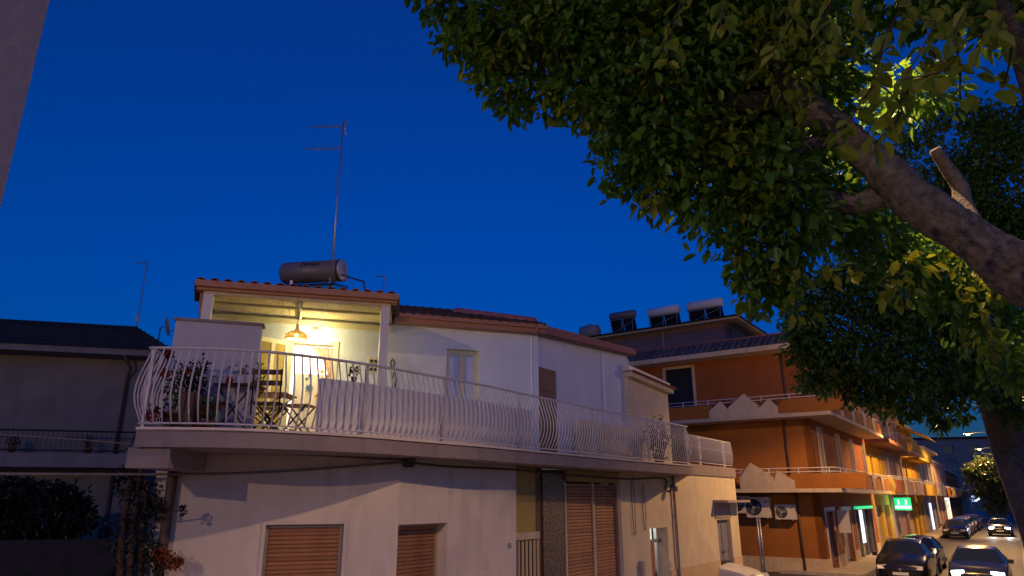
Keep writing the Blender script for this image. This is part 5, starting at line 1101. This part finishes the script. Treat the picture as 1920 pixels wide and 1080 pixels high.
# ================================================================== cars
CARM = {}
def car_meshes(key, paint, suv=False):
    if key in CARM: return CARM[key]
    k = 1.08 if suv else 1.
    st = [(0,.38,.60,.64,.55,.60,.50),(.10,.22,.68,.74,.74,.78,.66),(.45,.18,.80,.88,.84,.87,.74),(1.10,.18,.92,1.0,.87,.89,.74),(1.80,.18,.95,1.40,.88,.90,.60),(2.35,.18,.96,1.47,.88,.90,.60),(3.1,.18,.98,1.45,.88,.90,.59),(3.6,.18,1.0,1.36,.87,.89,.57),(4.0,.2,.97,1.04,.84,.87,.66),(4.2,.36,.85,.92,.66,.72,.55)]
    bm = bmesh.new(); rings = []
    for x,zb,zs,zr,wb,ws,wr in st:
        zs,zr = zs*k,zr*k
        h = [(0,zr+.015),(wr*.6,zr),(wr,zr-.04),(ws-.03,zs+.01),(ws,zs-.08),(ws,(zb+zs)/2-.05),(wb,zb+.06),(wb-.1,zb),(0,zb)]
        full = h+[(-y,z) for y,z in h[-2:0:-1]]
        rings.append([bm.verts.new((y,x,z)) for y,z in full])
    n = len(rings[0])
    for i in range(len(rings)-1):
        for j in range(n):
            f = bm.faces.new((rings[i][j],rings[i][(j+1)%n],rings[i+1][(j+1)%n],rings[i+1][j])); top = j in (0,1,n-1,n-2); side = j in (2,n-3)
            g = 0
            if i == 3 and top: g = 1
            elif i == 7 and top: g = 2
            elif side and 3 <= i <= 7: g = 3
            f.material_index = g
    cl_ = bm.edges.layers.float.new('crease_edge')
    for r0_,r1_ in zip(rings,rings[1:]):
        for j in (2,3,4,6,n-2,n-3,n-4,n-6):
            e_ = bm.edges.get((r0_[j],r1_[j]))
            if e_: e_[cl_] = .55
    for i_ in (3,4,7,8):
        for j in (0,1,n-1,n-2):
            e_ = bm.edges.get((rings[i_][j],rings[i_][(j+1)%n]))
            if e_: e_[cl_] = .6
    bm.faces.new(rings[0]); bm.faces.new(rings[-1][::-1])
    bmesh.ops.recalc_face_normals(bm, faces=bm.faces)
    me = bpy.data.meshes.new('tmp'); bm.to_mesh(me); bm.free()
    for q in range(4): me.materials.append(MATS['grey'])
    o = bpy.data.objects.new('tmp', me); COL.objects.link(o); md = o.modifiers.new('s','SUBSURF'); md.levels = 2; md.render_levels = 2
    bpy.context.view_layer.update(); ev = bpy.data.meshes.new_from_object(o.evaluated_get(bpy.context.evaluated_depsgraph_get())); bpy.data.objects.remove(o)
    out = {}
    V = [v.co[:] for v in ev.vertices]
    for q,nm,mt in ((0,'body',paint),(1,'windscreen','carglass'),(2,'rear_window','carglass'),(3,'side_windows','carglass')):
        mb = MB(); mp = {}
        for p in ev.polygons:
            if p.material_index != q: continue
            ids = []
            for vi in p.vertices:
                if vi not in mp: mp[vi] = len(mb.v); mb.v.append(V[vi])
                ids.append(mp[vi])
            mb.f.append(tuple(ids))
        out[nm] = mb.mesh(nm, mt, smooth=True)
    def bx(a, mat, nm): return MB().box(*a).mesh(nm, mat)
    out['grille'] = bx((-.42,.42,-.01,.1,.36,.52), 'black', 'grille'); out['plate'] = bx((-.26,.26,-.03,-.012,.40,.50), 'plate', 'plate'); out['lower_grille'] = bx((-.55,.55,.0,.12,.24,.33), 'black', 'lower_grille')
    out['badge'] = MB().tube([(0,-.02,.60),(0,.03,.60)], .055, 12).mesh('badge', 'rim')
    w = MB(); w.tube([(-.1,0,0),(.1,0,0)], .31, 20); out['wheel'] = w.mesh('wheel', 'tyre'); out['rim'] = MB().tube([(-.104,0,0),(.104,0,0)], .20, 12).mesh('rim', 'rim')
    out['mirror'] = MB().hexa([(-.08,-.05,-.06),(.08,-.05,-.06),(.08,.06,-.06),(-.08,.06,-.06),(-.09,-.03,.07),(.08,-.03,.07),(.08,.05,.07),(-.09,.05,.07)]).mesh('mirror', paint)
    out['head'] = MB().hexa([(-.17,.0,-.05),(.13,-.09,-.06),(.15,.08,-.05),(-.17,.16,-.05),(-.17,.02,.07),(.15,-.04,.04),(.15,.1,.05),(-.17,.16,.08)]).mesh('headlight', 'lens')
    out['headlit'] = out['head'].copy(); out['headlit'].materials[0] = MATS['e_head']
    out['roofrail'] = MB().tube([(0,1.85,1.42*k),(0,2.4,1.49*k),(0,3.3,1.46*k)], .018, 6).mesh('roof_rail', 'galv')
    CARM[key] = out; return out
def car(s, n, key, paint, label, rot=0., lit=False, suv=False, group='cars parked along the left kerb', loc=None, z=0.0):
    ms = car_meshes(key, paint, suv); p = S(s,n) if loc is None else np.array(loc)
    T = thing('parked_car' if not lit else 'moving_car', label, 'car', (p[0],p[1],z), group); T.rotation_euler = (0,0,-AZ+rot)
    for nm in ('body','windscreen','rear_window','side_windows','grille','plate','badge','lower_grille'): link(nm, ms[nm], T)
    for sx in (-1,1):
        for y in (.82,3.35): w = link('wheel', ms['wheel'], T, (sx*.80,y,.31)); link('rim', ms['rim'], w)
        link('mirror', ms['mirror'], T, (sx*.98,1.35,1.02), (0,0,0), (sx,1,1))
        link('headlight', ms['headlit' if lit else 'head'], T, (sx*.58,.06,.67), (0,0,0), (sx*1.15,1.2,1.2))
        if lit:
            hl = spot_light('headlight_beam', (0,0,0), (.8,.92,1), 90, R(70), .5, .05); hl.parent = T; hl.location = (sx*.58,-.12,.66); hl.rotation_euler = (R(-84),0,0)
        if suv: link('roof_rail', ms['roofrail'], T, (sx*.58,0,0))
    return T
car(30.6, -3.95, 'suv', 'carblack', 'black sport-utility car parked by the orange building, front one of the near pair', 0, suv=True)
car(36.6, -4.1, 'blk', 'cardark', 'dark hatchback parked right behind the black sport-utility car')
car(29.4, -1.5, 'drv', 'cardark', 'dark car driving with headlights on beside the parked pair', 0, True, group='oncoming cars')
car(75, -1.6, 'drv', 'cardark', 'distant oncoming car whose headlights glare under the small tree', 0, True, group='oncoming cars')
car(68.5, -4.5, 'blk2', 'carblack', 'small black car parked past the pharmacy, front one of the far row')
car(74.2, -4.5, 'slv', 'carsilver', 'silver car parked directly behind the small black car')
car(79.7, -4.5, 'slv', 'carsilver', 'second silver car parked in the far row')
car(86, -4.4, 'blk', 'cardark', 'dark car parked behind the two silver cars')
car(92, -4.4, 'red', 'carred', 'dark red car parked farthest down the left kerb')
car(24.6, -7.25, 'wht', 'carwhite', 'white car parked in the side street behind the white house corner', R(90), group='cars in the side street', z=-.003)
# ================================================================== dark neighbour on the left
E1_ = atz(0, 668, 7.2); FN = Fr(E1_, np.array([math.sin(R(75)), math.cos(R(75))]))
NB = thing('dark_house', 'unlit neighbouring house with dark hipped roof and iron-railed balcony', 'house', (*FN.pt(2,0,0)[:2], 0))
na0, na1 = -9.0, FN.a(300, 700)
ze = FN.z(140, 668)
ds = FN.a(150, 760)
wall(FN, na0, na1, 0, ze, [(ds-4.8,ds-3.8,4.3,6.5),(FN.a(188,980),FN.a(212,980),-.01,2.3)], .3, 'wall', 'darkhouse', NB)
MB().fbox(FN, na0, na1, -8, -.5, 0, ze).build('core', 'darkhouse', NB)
MB().fbox(FN, FN.a(188,980), FN.a(212,980), -.25, -.2, 0, 2.3).build('door', 'darkwood', NB)
MB().fbox(FN, ds-4.8, ds-3.8, -.25, -.2, 4.3, 6.5).build('shutter', 'darkwood', NB)
rd = 4.2; rh = None
FNr = Fr(FN.pt(0,-rd,0), FN.e); zr0 = FNr.z(255, 612); ar1 = FNr.a(255, 612)
MB().fbox(FN, na0-.5, na1+.5, -8.5, .75, ze-.02, ze+.16).build('eave', 'darkslab', NB)
rf_ = MB(); zz0 = ze+.161
A,B,C_,D_ = FN.pt(na0-.5,.8,zz0), FN.pt(na1+.5,.8,zz0), FN.pt(na1+.5,-9,zz0), FN.pt(na0-.5,-9,zz0); Rr = FN.pt(ar1,-rd,zr0); Rl = FN.pt(na0+3,-rd,zr0)
rf_.quad(A,B,Rr,Rl); rf_.quad(B,C_,Rr); rf_.quad(C_,D_,Rl,Rr); rf_.quad(D_,A,Rl); rof = rf_.build('roof', 'darkroof', NB)
m = MB()
sl_ = np.array(Rl)-np.array(A)
for k in range(9):
    f = k/9+.05; p, q = np.array(A)*(1-f)+np.array(Rl)*f, np.array(B)*(1-f)+np.array(Rr)*f; MB().tube([p+[0,0,.02], q+[0,0,.02]], .025, 4).build('tile_course', 'darkroof', rof)
# its balcony
zbb = FN.z(130, 876, 1.0); zbt = FN.z(130, 850, 1.0); ab1 = FN.a(250, 860, 1.0)
bs = MB().fbox(FN, na0, ab1, 0, 1.0, zbb, zbt).build('balcony', 'darkslab', NB)
zrr = FN.z(130, 808, .95)
MB().tube([FN.pt(na0,.95,zrr), FN.pt(ab1-.05,.95,zrr), FN.pt(ab1-.05,.0,zrr)], .025, 6).build('top_rail', 'black', bs)
MB().tube([FN.pt(na0,.95,zbt+.08), FN.pt(ab1-.3,.95,zbt+.08), FN.pt(ab1-.12,.95,zbt+.25), FN.pt(ab1-.05,.95,zbt+.6), FN.pt(ab1-.05,.95,zrr)], .02, 6).build('bottom_rail', 'black', bs)
rbm = MB().tube([(0,0,0),(0,0,zrr-zbt-.08)], .010, 5).mesh('bar', 'black'); k = FN.a(-30,840,.95)
while k < ab1-.25: piece('bar', rbm, bs, FN, k, .95, zbt+.08); k += .125
for u,r in ((22,.14),(165,.12)):
    a,z = FN.px(u, 838, .8); plant('balcony_pot', 'wide dark potted plant against the iron railing of the unlit house' if u < 90 else 'potted plant on the dark balcony, beside the downpipe of the unlit house', FN.pt(a,.75,zbt), .45, r*1.2, 120, .1, 'leafblack', group='pots on the dark balcony')
dp = FN.a(232, 760); MB().tube([FN.pt(FN.a(240,690),.7,ze), FN.pt(dp+.12,.35,ze-.35), FN.pt(dp,.1,ze-.6), FN.pt(dp,.1,zbt)], .05, 8).build('downpipe', 'darkpipe', NB, True)
dp2 = FN.a(202, 960); MB().tube([FN.pt(dp2,.1,zbb), FN.pt(dp2,.1,.1)], .05, 8).build('downpipe', 'darkpipe', NB, True)
# aerial and dish on the dark house
aa = np.array(FN.pt(ar1+.02,-rd,zr0)); AN = thing('rooftop_antenna', 'faint aerial mast on the ridge of the unlit house', 'antenna', tuple(aa)); zt3 = zcol(aa, 492)
MB().tube([tuple(aa-np.array([0,0,.2])), (aa[0],aa[1],zt3)], .018, 6).build('mast', 'grey', AN); yagi(AN, np.array([aa[0],aa[1],zt3]), (-1,.1,.0), .55, 4, .3, 'grey')
MB().box(aa[0]-.06,aa[0]+.06,aa[1]-.06,aa[1]+.0,zcol(aa,603),zcol(aa,593)).build('amplifier', 'whitepaint', AN)
da = np.array(FN.pt(FN.a(297,640,-3.0), -3.0, 0)); dz = zcol(da, 640); 
DS = thing('satellite_dish', 'small satellite dish seen edge-on beside the dark roof', 'satellite dish', (da[0],da[1],dz-.6)); dt = zcol(da, 615)
MB().tube([(da[0],da[1],dz-1.0),(da[0],da[1],dt),(da[0]+.12,da[1],dt+.05)], .02, 6).build('mast', 'black', DS)
dc_ = np.array([da[0]+.17,da[1],dt+.05]); m = MB(); nrm = np.array([.80,.52,.25]); nrm /= np.linalg.norm(nrm); s1 = np.cross(nrm,[0,0,1.]); s1 /= np.linalg.norm(s1); s2 = np.cross(nrm,s1)
for j,(r,h_) in enumerate(((.02,0),(.18,.02),(.33,.07),(.36,.09))):
    for k in range(20): t = 2*math.pi*k/20; m.v.append(tuple(dc_+s1*r*math.cos(t)+s2*r*math.sin(t)+nrm*h_))
for j in range(3):
    for k in range(20): m.f.append((j*20+k,j*20+(k+1)%20,(j+1)*20+(k+1)%20,(j+1)*20+k))
m.build('reflector', 'greywall', DS, True)
MB().tube([dc_+s2*.3, dc_+nrm*.45+s2*.05], .012, 5).build('feed_arm', 'black', DS)
# dark garden: wall, hedge, shrub
gw = atz(110, 1030, 2.05); FG = Fr((atd(-80,1030,14)[0], atd(-80,1030,14)[1]), FN.e); gz = FG.z(110, 1012); g1_ = FG.a(222, 1020)
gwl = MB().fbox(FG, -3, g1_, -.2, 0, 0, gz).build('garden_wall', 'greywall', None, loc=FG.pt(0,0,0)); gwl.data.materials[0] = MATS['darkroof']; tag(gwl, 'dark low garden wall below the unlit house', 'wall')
sb = atd(70, 965, 15.5); SB = thing('garden_shrub', 'broad black-silhouetted shrub behind the garden wall', 'shrub', (sb[0],sb[1],0))
for dx in (-.5,.1,.6): MB().tube([(sb[0]+dx,sb[1],0),(sb[0]+dx*1.3,sb[1],1.5),(sb[0]+dx*1.8,sb[1],2.4)], .05, 6).build('stem', 'darkstem', SB)
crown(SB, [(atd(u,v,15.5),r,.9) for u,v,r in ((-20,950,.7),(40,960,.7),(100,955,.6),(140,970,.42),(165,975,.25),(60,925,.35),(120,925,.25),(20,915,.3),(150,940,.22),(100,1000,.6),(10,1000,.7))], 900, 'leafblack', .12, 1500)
# pale corner pier of the house's side lane
pr0 = FL.px(285, 960, -.6)[0]
# ================================================================== plaster gate pier beside the viewpoint
pe = ray(48, 190)*1.0; pd_ = np.array([pe[0],pe[1]])/np.hypot(pe[0],pe[1]); pq = np.array([-pd_[1],pd_[0]]); P0 = np.array([pe[0],pe[1]])
PI_ = thing('gate_pier', 'grey plaster gate pier close beside the viewpoint on the pavement', 'pier', (*(P0+pd_*.2+pq*.2),.12))
def prect(a, b): return [P0+pd_*(0-a)-pq*a, P0+pd_*(.42+a)-pq*a*1.0, P0+pd_*(.42+a)+pq*(.45+a), P0-pd_*a+pq*(.45+a)]
def prot(P, an=R(-6)):
    c_ = P0; return [c_+np.array([[math.cos(an),-math.sin(an)],[math.sin(an),math.cos(an)]])@(q-c_) for q in P]
MB().vprism(prot(prect(0,0),R(5)), .12, 4.7).build('shaft', 'pier', PI_)
MB().vprism(prot(prect(.06,0),R(5)), 4.7, 4.82).build('cap', 'pier', PI_); MB().vprism(prot(prect(.04,0),R(5)), .12, .5).build('base', 'pier', PI_)
